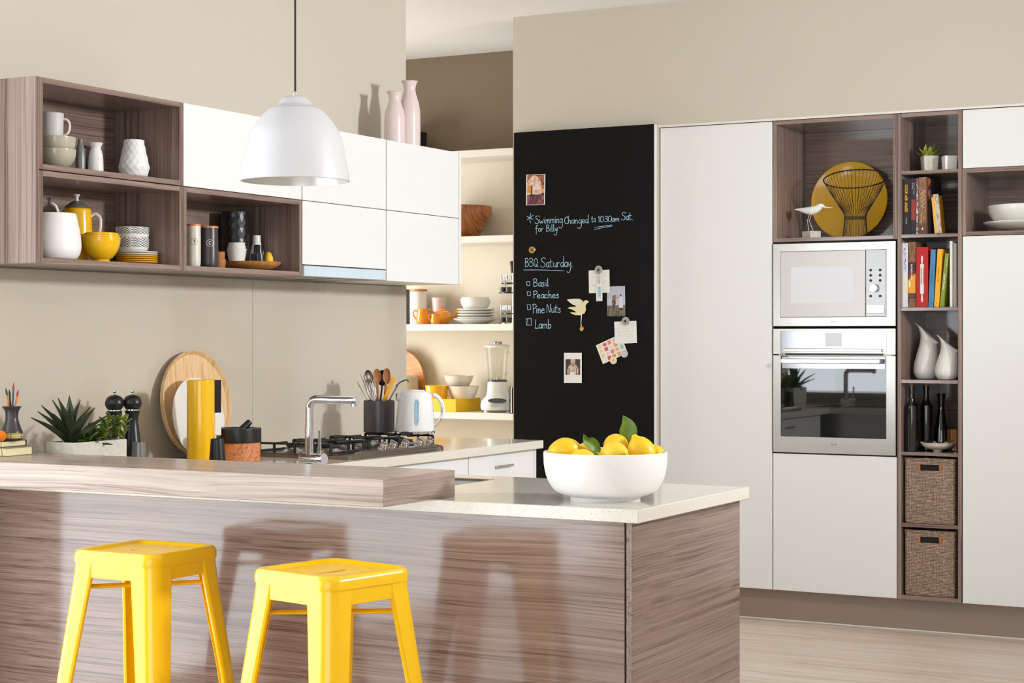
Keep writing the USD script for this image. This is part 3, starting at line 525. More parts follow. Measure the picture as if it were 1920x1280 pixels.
def utensil(name, label, cat, foot, tip, parts):
    """A tool leaning in the pot: foot and tip are local points; parts(local frame) gives (part name, mesh, material) drawn along +z from 0."""
    foot, tip = np.array(foot, float), np.array(tip, float); d = tip - foot; n = np.linalg.norm(d); z = d / n; x = np.cross((-math.sin(YAW), math.cos(YAW), 0), z); x /= np.linalg.norm(x); y = np.cross(z, x)
    M = np.eye(4); M[:3, 0], M[:3, 1], M[:3, 2] = x, y, z; t = thing(name, label, cat, (pt[0] + foot[0], pt[1] + foot[1], ZT + foot[2]))
    for nm, m, mat in parts(n): part(t, nm, m.copy().apply_transform(M), mat, 40)
def rod(z0, z1, r): return tube([(0, 0, z0), (0, 0, (z0 + z1) / 2), (0, 0, z1)], r, 8)
def bowlpart(w, h, z, dep=.008): return move(cut(ball(w, dep + .002, h, 2), move(ball(w * .92, dep, h * .92, 2), 0, -dep * .55, 0)), 0, 0, z)
R_, U_ = np.array([math.cos(YAW), math.sin(YAW), 0]), np.array([-math.sin(YAW), math.cos(YAW), 0])
def loc(r, f, z): return R_ * r + U_ * f + np.array([0, 0, z])
spoon = lambda m: (lambda n: [('handle', rod(0, n - .06, .0055), m), ('spoon_bowl', bowlpart(.017, .032, n - .032, .006), m)])
utensil('wooden_spoon', 'wooden spoon standing at the middle of the utensil pot', 'spoon', loc(.005, -.03, .008), loc(-.008, -.02, .268), spoon('teak'))
utensil('wooden_spoon', 'wooden spoon standing right of the middle in the utensil pot', 'spoon', loc(.015, .01, .008), loc(.033, .01, .270), spoon('teak'))
utensil('ladle', 'black ladle between the two wooden spoons in the utensil pot', 'ladle', loc(-.01, .03, .008), loc(.018, .035, .262), lambda n: [('handle', rod(0, n - .04, .004), 'black_satin'), ('ladle_bowl', bowlpart(.032, .034, n - .034, .022), 'black_satin')])
utensil('steel_spoon', 'dark steel serving spoon at the back left of the utensil pot', 'spoon', loc(.0, .03, .008), loc(-.052, .036, .262), lambda n: [('handle', rod(0, n - .05, .004), 'steel'), ('spoon_bowl', bowlpart(.018, .030, n - .03, .006), 'dark_steel')])
def whisk(n):
    g = []
    for k in range(5):
        a = k * math.pi / 5; P_ = spl([(.003 * math.cos(a), .003 * math.sin(a), n - .13), (.022 * math.cos(a), .022 * math.sin(a), n - .05), (.018 * math.cos(a), .018 * math.sin(a), n - .016), (0, 0, n), (-.018 * math.cos(a), -.018 * math.sin(a), n - .016), (-.022 * math.cos(a), -.022 * math.sin(a), n - .05), (-.003 * math.cos(a), -.003 * math.sin(a), n - .13)], 30)
        g.append(tube(P_, .0011, 5))
    return [('handle', rod(0, n - .12, .006), 'chrome'), ('wires', cat_(g), 'chrome')]
utensil('whisk', 'steel balloon whisk in the utensil pot, left of the wooden spoons', 'whisk', loc(.01, -.01, .008), loc(-.043, -.02, .226), whisk)
utensil('spatula', 'yellow silicone spatula leaning right out of the utensil pot', 'spatula', loc(-.03, -.035, .008), loc(.066, -.03, .232), lambda n: [('handle', rod(0, n - .09, .0045), 'yellow_silicone'), ('blade', box(-.009, .009, -.003, .003, n - .12, n, .0025), 'yellow_silicone')])
utensil('slotted_turner', 'black curved turner at the right edge of the utensil pot', 'turner', loc(-.03, .02, .008), loc(.100, .02, .238), lambda n: [('handle', rod(0, n - .05, .004), 'steel'), ('blade', tube(spl([(-.004, 0, n - .055), (.004, 0, n - .03), (.022, 0, n - .008), (.034, 0, n - .012)], 14), .009, 10, flat=.35), 'smoke_plastic')])
for k, (r, f, z, lab) in enumerate(((-.094, .0, .215, 'leftmost'), (-.080, .01, .245, 'second from the left'), (-.069, .03, .24, 'third from the left'))):
    utensil('skewer', f'thin steel skewer leaning left, {lab} in the utensil pot', 'skewer', loc(.02, .0 + .01 * k, .008), loc(r, f, z), lambda n: [('shaft', rod(0, n - .05, .0016), 'steel'), ('grip', tube([(0, 0, n - .06), (0, 0, n - .02), (0, 0, n)], [.002, .005, .0015], 8, flat=.5), 'steel')])
kt = (-3.862, 6.305)
t = thing('kettle', 'white jug kettle with chrome base standing on the cooktop', 'kettle', (*kt, ZT))
def kring(rx, z, cx=0): 
    c = circ(rx, z, 48); c[:, 0:2] = np.outer(c[:, 0], R_[:2]) + np.outer(c[:, 1] * .96, U_[:2]) + R_[:2] * cx; return c
prof = curve([(.081, .012), (.0805, .03), (.078, .07), (.073, .12), (.067, .155), (.062, .168), (.052, .176), (.030, .1785)], 30)
part(t, 'jug', loft([kring(r, z, .006 * (z / .17)) for r, z in prof]), 'hot_white', 40)
part(t, 'base_ring', loft([kring(.079, 0), kring(.084, .002), kring(.084, .010), kring(.0815, .0125), kring(.07, .0128)]), 'chrome')
part(t, 'lid', move(lathe([(0, 0), (.040, 0), (.037, .004), (.012, .006), (0, .0063)], 32), *(R_[:2] * .006), .1765), 'hot_white')
hp = spl([R_ * .064 + [0, 0, .160], R_ * .088 + [0, 0, .156], R_ * .110 + [0, 0, .128], R_ * .116 + [0, 0, .09], R_ * .104 + [0, 0, .055], R_ * .081 + [0, 0, .028]], 34)
part(t, 'handle', tube(hp, np.r_[np.linspace(.006, .0085, 17), np.linspace(.0085, .005, 17)], 12), 'chrome')
part(t, 'handle_grip', tube(hp[3:26] + [0, 0, .0015] + R_ * .003, .0078, 12), 'hot_white')
part(t, 'spout', loft([np.array([R_ * (-.050 - .026 * s) + U_ * (.020 * (1 - .55 * s)) * math.cos(a) + np.array([0, 0, .142 + .012 * s + (.024 - .008 * s) * math.sin(a)]) for a in np.linspace(0, 2 * np.pi, 20, endpoint=False)]) for s in (0, .4, .8, 1.0)]), 'hot_white')
part(t, 'spout_filter', loft([np.array([R_ * (-.0705 - .0075 * s) + U_ * .010 * math.cos(a) + np.array([0, 0, .1555 + .0145 * math.sin(a) - .002 * s]) for a in np.linspace(0, 2 * np.pi, 20, endpoint=False)]) for s in (0, 1.0)]), 'smoke_plastic')
g = -U_; gx = R_ * .012
win = lambda s, z, w: g * (np.interp(z, [.03, .07, .12, .155], [.0805, .078, .073, .067]) * .96 + s) + gx + R_ * w + np.array([0, 0, z])
wm = loft([np.array([win(s, .090 + .052 * np.sign(math.sin(a)) * abs(math.sin(a)) ** .45, .0068 * np.sign(math.cos(a)) * abs(math.cos(a)) ** .7) for a in np.linspace(0, 2 * np.pi, 28, endpoint=False)]) for s in (-.004, .0015)])
part(t, 'water_window', wm, 'window_blue'); wm2 = loft([np.array([win(s, .090 + .056 * np.sign(math.sin(a)) * abs(math.sin(a)) ** .45, .0092 * np.sign(math.cos(a)) * abs(math.cos(a)) ** .7) for a in np.linspace(0, 2 * np.pi, 28, endpoint=False)]) for s in (-.005, .0008)]); part(t, 'window_bezel', wm2, 'steel_panel')
for k in range(5): part(t, 'level_mark', move(box(-.004, .004, -.0004, .0004, -.001, .001).apply_transform(trimesh.transformations.rotation_matrix(YAW, [0, 0, 1])), *win(.0019, .066 + .013 * k, .0)), 'hot_white')
# ================================================================ things along the splashback
t = thing('round_tray', 'large round pale wooden tray leaning on the splashback', 'tray', (XL + .020, 5.363, .8995))
tr = lathe([(0, 0), (.190, 0), (.200, .004), (.2035, .022), (.2005, .0245), (.197, .022), (.188, .010), (0, .008)], 80)
part(t, 'board', move(turn(tr, 90 - 6, (0, 1, 0)), .034 - .012, 0, .2025), 'pale_timber')
t = thing('round_plate', 'cream round plate leaning on the wooden tray behind the pitcher', 'plate', (XL + .078, 5.297, .902))
part(t, 'dish', move(turn(lathe([(0, 0), (.10, 0), (.150, .010), (.1515, .0125), (.149, .0135), (.099, .004), (0, .004)], 72), 90 - 9, (0, 1, 0)), .030, 0, .1515), 'white_ceramic')
t = thing('pitcher', 'tall yellow cylindrical pitcher with a black and white handle', 'pitcher', (-4.05, 5.130, .9))
part(t, 'body', lathe(hollow([(.048, 0), (.050, .003), (.050, .298), (.0495, .3)], .004), 64), 'yellow_ceramic')
part(t, 'inside', lathe([(.0456, .02), (.0458, .30), (.0452, .3), (.045, .02)], 48), 'black_gloss')
hd = (math.cos(YAW) , math.sin(YAW))
def tb(a, b, w, z0, z1): m = box(a, b, -w, w, z0, z1, .0012); return turn(m, 52)
part(t, 'handle', tb(.049, .073, .011, .182, .301), 'black_satin', label='black upper handle block'); part(t, 'handle_lower', tb(.049, .073, .011, .10, .1818), 'white_ceramic', label='white lower handle block')
t = thing('mortar', 'black stone mortar on a round wooden base', 'mortar', (-4.0, 5.290, .9))
part(t, 'base', lathe([(0, 0), (.076, 0), (.079, .003), (.079, .068), (.078, .0685), (0, .0685)], 64), 'orange_timber')
part(t, 'bowl', lathe([(0, .0687), (.080, .0687), (.0825, .071), (.0825, .119), (.081, .122), (.066, .122), (.060, .112), (.04, .085), (0, .08)], 64), 'black_satin')
t = thing('pestle', 'black stone pestle leaning in the mortar', 'pestle', (-4.0, 5.290, .985)); part(t, 'rod', tube(spl([(-.006, -.01, .012), (.004, .012, .030), (.016, .035, .052), (.020, .043, .060)], 14), [.015] * 2 + list(np.linspace(.014, .0115, 10)) + [.0105, .006], 14), 'black_satin')
single('beaker', 'small black tapered beaker in front of the mortar', 'beaker', lathe(hollow([(.030, 0), (.031, .002), (.0235, .094), (.023, .096)], .0025), 40), 'black_satin', (-3.905, 5.040, .9))
single('beaker', 'small grey tapered beaker right of the pepper mills', 'beaker', lathe(hollow([(.0285, 0), (.029, .002), (.022, .094), (.0215, .096)], .0025), 40), 'grey_ceramic', (-4.02, 4.755, .9))
def mill(label, loc):
    t = thing('pepper_mill', label, 'pepper mill', loc)
    part(t, 'body', lathe([(0, 0), (.029, 0), (.0305, .004), (.0305, .012), (.028, .015), (.0295, .022), (.027, .026), (.0285, .034), (.026, .038)] + curve([(.0285, .050), (.031, .075), (.027, .11), (.0215, .15), (.021, .175), (.0265, .196)], 18) + [(.0275, .198), (0, .199)], 40), 'black_satin')
    part(t, 'collar', lathe([(0, .199), (.0235, .199), (.0235, .204), (0, .204)], 32), 'chrome')
    part(t, 'head', lathe([(0, .204), (.022, .204)] + curve([(.026, .207), (.0325, .220), (.0325, .232), (.026, .246), (.012, .254)], 16) + [(0, .255)], 40), 'black_satin')
    part(t, 'finial', lathe([(0, .2545), (.006, .255), (.003, .2585), (.003, .261), (.0065, .2655), (.0062, .2705), (0, .274)], 20), 'chrome')
mill('left of the two black pepper mills, nearer the plants', (-4.165, 4.797, .9)); mill('right of the two black pepper mills, beside the grey beaker', (-4.13, 4.850, .9))
# ---- planter of succulents
t = thing('succulent_planter', 'rectangular concrete planter of succulents behind the breakfast bar', 'planter', (-4.065, 4.545, .9))
part(t, 'trough', cut(box(-.062, .062, -.130, .130, 0, .112, .003), box(-.054, .054, -.122, .122, .02, .2)), 'concrete', 20)
part(t, 'soil', box(-.0545, .0545, -.1225, .1225, .06, .097), 'soil')
rg = random.Random(4)
def rosette(cx, cy, z, n, l0, l1, w, mat, lift=(25, 75), curl=.25, seed=1, cup=.6):
    r = random.Random(seed)
    for k in range(n):
        a = k * 2.399 + r.uniform(-.3, .3); e = math.radians(lift[0] + (lift[1] - lift[0]) * k / max(n - 1, 1) + r.uniform(-6, 6)); l = r.uniform(l0, l1)
        d = np.array([math.cos(a) * math.cos(e), math.sin(a) * math.cos(e), math.sin(e)]); dn = np.array([math.cos(a), math.sin(a), -.1]); b = np.array([cx, cy, z])
        P_ = [b + d * l * s + dn * (curl * l * s * s) + np.array([0, 0, -curl * .5 * l * s * s]) for s in (0, .33, .66, 1)]
        P_ = [np.array([max(q[0], -.215), *q[1:]]) for q in P_]
        part(t, 'leaf', leaf_mesh(P_, w * r.uniform(.8, 1.1), cup, 9, thick=.0016), mat, True)
rosette(-.005, -.075, .095, 16, .13, .19, .036, 'leaf_dark', (35, 82), .12, 3)
rosette(.0, .01, .095, 16, .06, .095, .024, 'leaf_dark', (4, 70), .1, 5)
rosette(.015, -.015, .10, 9, .05, .08, .022, 'leaf_green', (10, 60), .15, 8)
for k in range(7):
    cx, cy = rg.uniform(-.03, .04), .075 + rg.uniform(-.02, .075); zt = .13 + rg.random() * .065; top = np.array([cx + rg.uniform(-.02, .03), cy + rg.uniform(-.015, .04), zt])
    part(t, 'stem', tube(spl([(cx, min(cy, .115), .09), ((cx + top[0]) / 2, (cy + top[1]) / 2, .115), top], 8), .0025, 6), 'stem_brown')
    for j in range(11):
        s = .25 + .75 * j / 10; b = np.array([cx, cy, .09]) * (1 - s) + top * s; a = j * 2.4 + k; d = np.array([math.cos(a), math.sin(a), .75]) * (.026 if j < 9 else .018)
        part(t, 'leaf', leaf_mesh([b, b + d * .35, b + d * .7, b + d], .017, .35, 6, thick=.0016, sharp=.7), 'leaf_green' if (j + k) % 3 else 'leaf_lime', True)
# ---- books, brush vase and twine on the bar
def book(label, cover, w, l, th, loc, rz=0, rot=None, lettering=None, name='book', group=None, spine_tint=None, flat=False, print_=None):
    """A book lying flat or standing: local x = depth (spine at x=0 faces -x), y = thickness... drawn standing: spine faces -y, thickness along x, height z."""
    t = thing(name, label, 'book', loc, rz, group, rot); c = .0022
    part(t, 'cover', cat_([box(0, c, 0, w, 0, l), box(th - c, th, 0, w, 0, l), box(c, th - c, 0, c, 0, l)]), cover)
    part(t, 'pages', box(c, th - c, c, w - .004, .003, l - .003), 'paper_cream')
    for a in (lettering or []):
        txt, h, x, z, mat, *bold = a; m = meshkit.text_mesh(txt, h, .0003, bool(bold)); m = turn(m, -90)   # reads downwards
        part(t, 'lettering', move(upright(m), x, -.0001, z), mat, False)
    for pr_ in (print_ or []):
        nm, m, mat = pr_; part(t, nm, m, mat, False)
    return t
BR = .9762
def flat_book(label, cover, w, l, th, x, y, z, rz):
    t = thing('book', label, 'book', (x, y, z), rz, 'old books on the breakfast bar'); c = .002
    part(t, 'cover', cat_([box(-l / 2, l / 2, -w / 2, w / 2, 0, c, .0006), box(-l / 2, l / 2, -w / 2, w / 2, th - c, th, .0006), box(-l / 2, l / 2, w / 2 - .002, w / 2, c, th - c)]), cover)
    part(t, 'pages', box(-l / 2 + .004, l / 2 - .004, -w / 2 + .004, w / 2 - .002, c, th - c), 'paper_cream')
flat_book('lower old book lying on the breakfast bar with yellowed pages', 'grey_cloth', .125, .17, .027, -4.193, 4.275, BR, 4)
flat_book('upper old book with a green cover, under the brush vase', 'olive_cloth', .115, .15, .020, -4.215, 4.285, BR + .0272, 3)
bv = at(20, 826, Y=4.28)
t = thing('brush_vase', 'dark waisted vase holding paint brushes on the books', 'vase', (bv[0], 4.285, BR + .0475))
o = curve([(.030, 0), (.0345, .006), (.0345, .026), (.031, .036), (.0225, .060), (.020, .075), (.0225, .095), (.0315, .108)], 28)
part(t, 'vessel', lathe(hollow(o, .003), 48), 'charcoal_ceramic')
part(t, 'gold_band', lathe([(.0338, .008), (.0353, .008), (.0353, .024), (.0338, .024)], 48), 'gold_leaf')
for k in range(6): part(t, 'band_line', turn(box(.0349, .0356, -.0012, .0012, .008, .024), 60 * k + 10), 'charcoal_ceramic')
part(t, 'band_rim', cat_([lathe([(.0345, z), (.0356, z), (.0356, z + .0016), (.0345, z + .0016)], 48) for z in (.0115, .021)]), 'charcoal_ceramic')
for lab, dx, dy, top, m1, tip in (('orange-handled paint brush leaning left in the vase', -.016, .0, .060, 'orange_thread', 'stem_brown'), ('dark slim paint brush left of the middle in the vase', -.009, .01, .055, 'black_satin', 'navy_cloth'), ('tall blue and red paint brush in the vase', .006, -.004, .078, 'blue_handle', 'red_handle'), ('yellow-handled paint brush leaning right in the vase', .016, .006, .055, 'orange_thread', 'red_handle')):
    tb_ = thing('paint_brush', lab, 'paint brush', (bv[0], 4.285, BR + .0475 + .006)); e = np.array([dx * 1.25, dy * 1.2, .108 + top - .006]); s = np.array([-dx * .5, -dy, 0])
    e = R_ * dx * 1.2 + U_ * dy + np.array([0, 0, .102 + top]); s = R_ * -dx * .4 + np.array([0, 0, 0.002])
    part(tb_, 'handle', tube([s, s + (e - s) * .5, s + (e - s) * .86], [.002, .0032, .0028], 8), m1); part(tb_, 'tip', tube([s + (e - s) * .86, s + (e - s) * .93, e], [.003, .0036, .001], 8), tip)
tp = at(4, 816, Y=4.235)
t = thing('twine_spool', 'small orange ball of twine at the left edge, before the vase', 'twine', (tp[0], 4.232, BR + .0475))
g = [tube([((.0155 * math.cos(e)) * math.cos(a), .0155 * math.cos(e) * math.sin(a), .0165 + .0155 * math.sin(e)) for a in np.linspace(0, 2 * np.pi, 20, endpoint=False)], .0016, 5, closed=True) for e in np.linspace(-1.2, 1.2, 12)]
part(t, 'core', move(ball(.0150, sub=2), 0, 0, .0165), 'orange_thread'); part(t, 'thread', cat_(g), 'orange_thread')
q = at(2, 826, Y=4.21); t = thing('string_tie', 'loop of brown string tied round the old books', 'string', (q[0], 4.208, BR))
part(t, 'cord', tube(spl([(.000, .010, .050), (.004, -.001, .046), (.006, -.0035, .030), (.010, -.0045, .014), (.013, -.0055, .0025), (.020, -.008, .0015)], 24), .0012, 6), 'twine')
# ================================================================ crockery in the wall boxes on the left
Z1, Z0 = ZB1 + .0015 + .018, ZB0 + .018
def pot(name, label, cat, loc, prof, mat, n=56, group=None, inner=None, t=.003, base=.005, smooth=35):
    p = thing(name, label, cat, loc, group=group)
    part(p, 'body', lathe(hollow(prof, t, base), n), mat, smooth); return p
def solid(name, label, cat, loc, prof, mat, n=48, group=None, **k): return single(name, label, cat, lathe(prof, n), mat, loc, group=group, **k)
bowlp = curve([(.030, 0), (.033, .003), (.050, .016), (.062, .038), (.0655, .060), (.066, .066)], 20)
A = (-4.105, 4.440)
pot('bowl', 'lower of two stone-coloured bowls stacked under the white mug', 'bowl', (*A, Z1), bowlp, 'stone_ceramic', group='stone-coloured bowls under the mug')
pot('bowl', 'upper of two stone-coloured bowls, holding the white mug', 'bowl', (*A, Z1 + .040), bowlp, 'stone_ceramic', group='stone-coloured bowls under the mug', t=.003)
m = thing('mug', 'tall white mug standing in the stone-coloured bowls in the top left box', 'mug', (-4.105, 4.420, Z1 + .0462))
part(m, 'body', lathe(hollow([(.026, 0), (.033, .006), (.0385, .04), (.0392, .1365)], .003, .006), 48), 'pale_grey')
part(m, 'handle', tube(spl([R_ * .036 + [0, 0, .118], R_ * .052 + [0, 0, .116], R_ * .060 + [0, 0, .098], R_ * .055 + [0, 0, .074], R_ * .038 + [0, 0, .062]], 24), .0048, 10, flat=.8), 'white_ceramic')
solid('bottle', 'slim grey bottle between the bowls and the white carafe', 'bottle', (-4.10, 4.552, Z1), [(0, 0), (.0155, 0)] + curve([(.0165, .004), (.0165, .060), (.0135, .082), (.0085, .098), (.0080, .110)], 20) + [(.0072, .111), (.0062, .105), (0, .10)], 'grey_ceramic')
pot('carafe', 'small white carafe with flared mouth beside the grey bottle', 'carafe', (-4.088, 4.614, Z1), curve([(.0245, 0), (.0262, .004), (.0255, .030), (.0235, .060), (.0195, .078), (.0165, .086), (.0205, .096), (.0245, .1035)], 30), 'white_ceramic', t=.0025)
solid('bottle', 'narrow grey flask half hidden behind the white carafe', 'bottle', (-4.150, 4.622, Z1), [(0, 0), (.02, 0)] + curve([(.0205, .004), (.019, .05), (.012, .08), (.013, .098)], 16) + [(0, .098)], 'charcoal_ceramic')
def facet(loc, name, label, levels, k, mat, cat='vase'):
    rings = []
    for i, (r, z) in enumerate(levels):
        w = (np.arange(k) + .5 * (i % 2)) * 2 * np.pi / k; rings.append(np.column_stack([r * np.cos(w), r * np.sin(w), np.full(k, z)]))
    V = np.vstack(rings); F = []
    for i in range(len(levels) - 1):
        for j in range(k):
            a, b = i * k + j, i * k + (j + 1) % k; c, d = (i + 1) * k + j, (i + 1) * k + (j + 1) % k
            F += [(a, b, c), (b, d, c)] if i % 2 == 0 else [(a, d, c), (a, b, d)]
    c0 = len(V); top = rings[-1] * [.86, .86, 1]; low = rings[-1] * [.8, .8, 1] - [0, 0, .04]; V = np.vstack([V, top, low, [[0, 0, levels[0][1]]], [[0, 0, levels[-1][1] - .04]]]); n = len(levels); o = (n - 1) * k
    for j in range(k):
        q = (j + 1) % k; F += [(o + j, o + q, c0 + q), (o + j, c0 + q, c0 + j), (c0 + j, c0 + q, c0 + k + q), (c0 + j, c0 + k + q, c0 + k + j), (c0 + 2 * k, q, j), (c0 + 2 * k + 1, c0 + k + j, c0 + k + q)]
    return single(name, label, cat, trimesh.Trimesh(V, F, process=False), mat, loc, smooth=False)
prz = np.array([(.036, 0), (.047, .012), (.0530, .027), (.0550, .040), (.052, .056), (.048, .073), (.044, .090), (.0405, .106), (.037, .122), (.035, .136)])
prz = [(r * (1.0 if i % 2 else .975), z) for i, (r, z) in enumerate(prz)]
facet((-4.11, 4.835, Z1), 'vase', 'pale faceted diamond-patterned vase in the top left wall box', prz, 13, 'matt_ceramic')
pot('utensil_crock', 'big round white crock at the left of the lower wall box', 'crock', (-4.10, 4.425, Z0), curve([(.060, 0), (.075, .006), (.0865, .028), (.0885, .055), (.085, .090), (.078, .125), (.072, .152)], 34), 'matt_ceramic', t=.004)
s = thing('serving_spoon', 'white serving spoon sticking out of the big white crock', 'spoon', (-4.10, 4.425, Z0 + .006)); part(s, 'handle', tube(spl([R_ * .045 + [0, 0, .002], R_ * .03 + [0, 0, .10], R_ * .010 + [0, 0, .165], R_ * .0 + [0, 0, .178], R_ * -.006 + [0, 0, .181]], 20), .0055, 10, flat=.6), 'white_ceramic'); part(s, 'bowl', move(ball(.014, .014, .006, 2), *(R_[:2] * .045), .008), 'white_ceramic')
m = thing('coffee_pot', 'yellow coffee pot with grey lid and white handle behind the crock', 'coffee pot', (-4.195, 4.640, Z0))
part(m, 'body', lathe([(0, 0), (.048, 0), (.052, .004), (.0535, .05), (.052, .13), (.0495, .178), (.046, .186), (0, .188)], 56), 'yellow_ceramic')
part(m, 'lid', lathe([(0, .1865), (.044, .1868), (.040, .194), (.022, .206), (.009, .212), (0, .213)], 48), 'grey_ceramic'); part(m, 'knob', lathe([(0, .211), (.008, .2115), (.0055, .219), (.006, .226), (.011, .2315), (.0105, .2345), (0, .236)], 24), 'white_ceramic')
part(m, 'handle', tube(spl([R_ * .048 + [0, 0, .160], R_ * .064 + [0, 0, .168], R_ * .079 + [0, 0, .155], R_ * .081 + [0, 0, .125], R_ * .072 + [0, 0, .085], R_ * .058 + [0, 0, .055], R_ * .052 + [0, 0, .045]], 30), .0052, 10), 'white_ceramic')
part(m, 'spout', tube(spl([R_ * -.045 + [0, 0, .08], R_ * -.07 + [0, 0, .12], R_ * -.082 + [0, 0, .17]], 14), np.linspace(.014, .008, 14), 12), 'yellow_ceramic')
yb = curve([(.026, 0), (.0285, .002), (.0275, .009), (.040, .018), (.055, .040), (.0625, .066), (.0635, .080)], 24)
yb1 = yb[:-1] + [(.0645, .078), (.0645, .083), (.0632, .084)]
B = (-4.080, 4.633)
b0 = pot('bowl', 'lowest of three nested yellow bowls in the lower wall box', 'bowl', (*B, Z0), yb1, 'yellow_ceramic', group='nested yellow bowls')
dup(b0, 'middle of three nested yellow bowls in the lower wall box', (*B, Z0 + .0122), scale=(.94, .94, .94)); dup(b0, 'top of three nested yellow bowls in the lower wall box', (*B, Z0 + .0245), scale=(.882, .882, .882))
C = (-4.135, 4.880)
pl = [(0, 0), (.040, 0), (.042, .002)] + curve([(.055, .0035), (.070, .008), (.0735, .011)], 8) + [(.073, .0125), (.060, .0075), (.045, .0045), (0, .004)]
p0 = solid('plate', 'lowest yellow side plate of the stack under the patterned bowls', 'plate', (*C, Z0), pl, 'yellow_ceramic', group='yellow side plates')
for k, w in enumerate(('second', 'third', 'topmost')): dup(p0, f'{w} yellow side plate from the bottom, under the white plates', (*C, Z0 + .0068 * (k + 1)))
p1_ = solid('plate', 'lower white side plate on top of the yellow plates', 'plate', (*C, Z0 + .0275), pl, 'white_ceramic', group='white side plates'); dup(p1_, 'upper white side plate, right under the patterned bowls', (*C, Z0 + .0345))
def patbowl(label, z, zs):
    t = thing('bowl', label, 'bowl', (-4.140, 4.862, z), group='grey patterned bowls'); o = curve([(.032, 0), (.034, .003), (.050, .010), (.0565, .024), (.058, .054)], 20)
    part(t, 'body', lathe(hollow(o, .003, .005), 56), 'white_ceramic'); part(t, 'patterned_band', lathe([(np.interp(z_, [q[1] for q in o], [q[0] for q in o]) + e, z_) for z_, e in ((zs, .0), (zs, .0006), (.036, .0006), (.0535, .0006), (.0535, .0))], 72), 'zigzag_glaze')
patbowl('lower grey zigzag-patterned bowl standing on the plates', Z0 + .0395, .022); patbowl('upper grey zigzag-patterned bowl stacked on its twin', Z0 + .0395 + .038, .016)
# ---- canister box
def canister(label, loc, r, h, mat, letter, col):
    t = thing('canister', label, 'canister', loc); part(t, 'body', lathe([(0, 0), (r * .82, 0)] + curve([(r * .92, .004), (r, .022), (r, h * .6), (r * .985, h)], 18) + [(0, h)], 56), mat)
    part(t, 'lid', lathe([(0, h), (r * 1.02, h), (r * 1.03, h + .004), (r * .99, h + .007), (0, h + .0075)], 48), 'orange_timber')
    a = math.atan2(-.55, .83); d = R_ * .3 - U_ * .954; d[2] = 0; d /= np.linalg.norm(d); rr_ = r * 1.0
    def wrap(shape, th=.0005):
        ms = [turn(trimesh.Trimesh(*trimesh.creation.triangulate_polygon(g, engine='earcut'), process=False) if False else prism(g, 0, th), 0) for g in getattr(shape, 'geoms', [shape])]; m = cat_(ms); m = m.subdivide() if len(m.faces) < 400 else m; v = m.vertices; ang = v[:, 0] / rr_ + math.atan2(d[1], d[0]); rad = rr_ + v[:, 2] - .0001
        m.vertices = np.column_stack([rad * np.cos(ang), rad * np.sin(ang), v[:, 1] + h * .62]); return m
    ci = Polygon(circ(.0130, 0, 36)[:, :2]).difference(Polygon(circ(.0119, 0, 36)[:, :2])); part(t, 'ring_mark', wrap(ci), col)
    lt = {'T': unary_union([sbox(-.0042, .0045, .0042, .0062), sbox(-.001, -.006, .001, .006), sbox(-.0024, -.0066, .0024, -.0054), sbox(-.0042, .0028, -.0031, .005), sbox(.0031, .0028, .0042, .005)]), 'C': Polygon(circ(.0045, 0, 30, ry=.0068)[:, :2]).difference(Polygon(circ(.0027, 0, 30, ry=.0054)[:, :2])).difference(sbox(.0012, -.0026, .01, .0026))}[letter]
    part(t, 'letter', wrap(lt), col)
canister('cream canister marked with a T in the canister box', (-4.088, 5.136, Z0), .0262, .150, 'cream_ceramic', 'T', 'charcoal_ceramic')
canister('charcoal canister marked with a C beside the cream one', (-4.088, 5.225, Z0), .0345, .147, 'charcoal_ceramic', 'C', 'white_ceramic')
wc = curve([(.017, 0), (.019, .002), (.0225, .016), (.024, .030), (.0245, .034)], 14)
w0 = pot('wooden_cup', 'lower of two small nested wooden cups behind the charcoal canister', 'cup', (-4.075, 5.272, Z0), wc, 'teak', group='small nested wooden cups'); dup(w0, 'upper of two small nested wooden cups, slightly tilted', (-4.075, 5.270, Z0 + .027), rot=(8, 0, 0))
facet((-4.225, 5.560, Z0), 'vase', 'black vase with zigzag relief at the back of the canister box', [(.050 + .0014 * (i % 2) * (0 < i < 11) + .008 * min(i, 4) / 4, .021 * i) for i in range(12)], 22, 'black_satin')
q = (-4.130, 5.530); zp = Z0 + .020
t = thing('platter', 'flat wooden platter carrying white cups, jar and egg', 'platter', (*q, Z0)); part(t, 'dish', lathe([(0, 0), (.06, 0), (.064, .003)] + curve([(.085, .007), (.110, .020), (.1215, .034)], 12) + [(.119, .035), (.100, .024), (.080, .017), (0, .0165)], 72), 'honey_timber')
rc = [(.026, 0), (.028, .002)] + [(.029 + .008 * k / 9 + .0008 * (k % 2), .008 + .05 * k / 9) for k in range(10)] + [(.0385, .062)]
r0 = pot('ribbed_cup', 'lowest of three nested white ribbed cups on the wooden platter', 'cup', (-4.135, 5.455, zp - .0005), rc, 'white_ceramic', group='nested white ribbed cups', t=.0025); dup(r0, 'middle of three nested white ribbed cups on the platter', (-4.135, 5.455, zp + .0135), scale=(.92, .92, .96)); dup(r0, 'top of three nested white ribbed cups on the platter', (-4.135, 5.455, zp + .0275), scale=(.85, .85, .92))
t = thing('jar', 'squat black jar with a knobbed lid on the wooden platter', 'jar', (-4.085, 5.525, zp + .001)); part(t, 'body', lathe([(0, 0), (.024, 0), (.027, .003), (.0275, .042), (.026, .045), (0, .046)], 40), 'black_satin'); part(t, 'lid', lathe([(0, .0462), (.019, .0465), (.018, .060), (.017, .072), (.0165, .078), (0, .079)], 32), 'black_gloss')
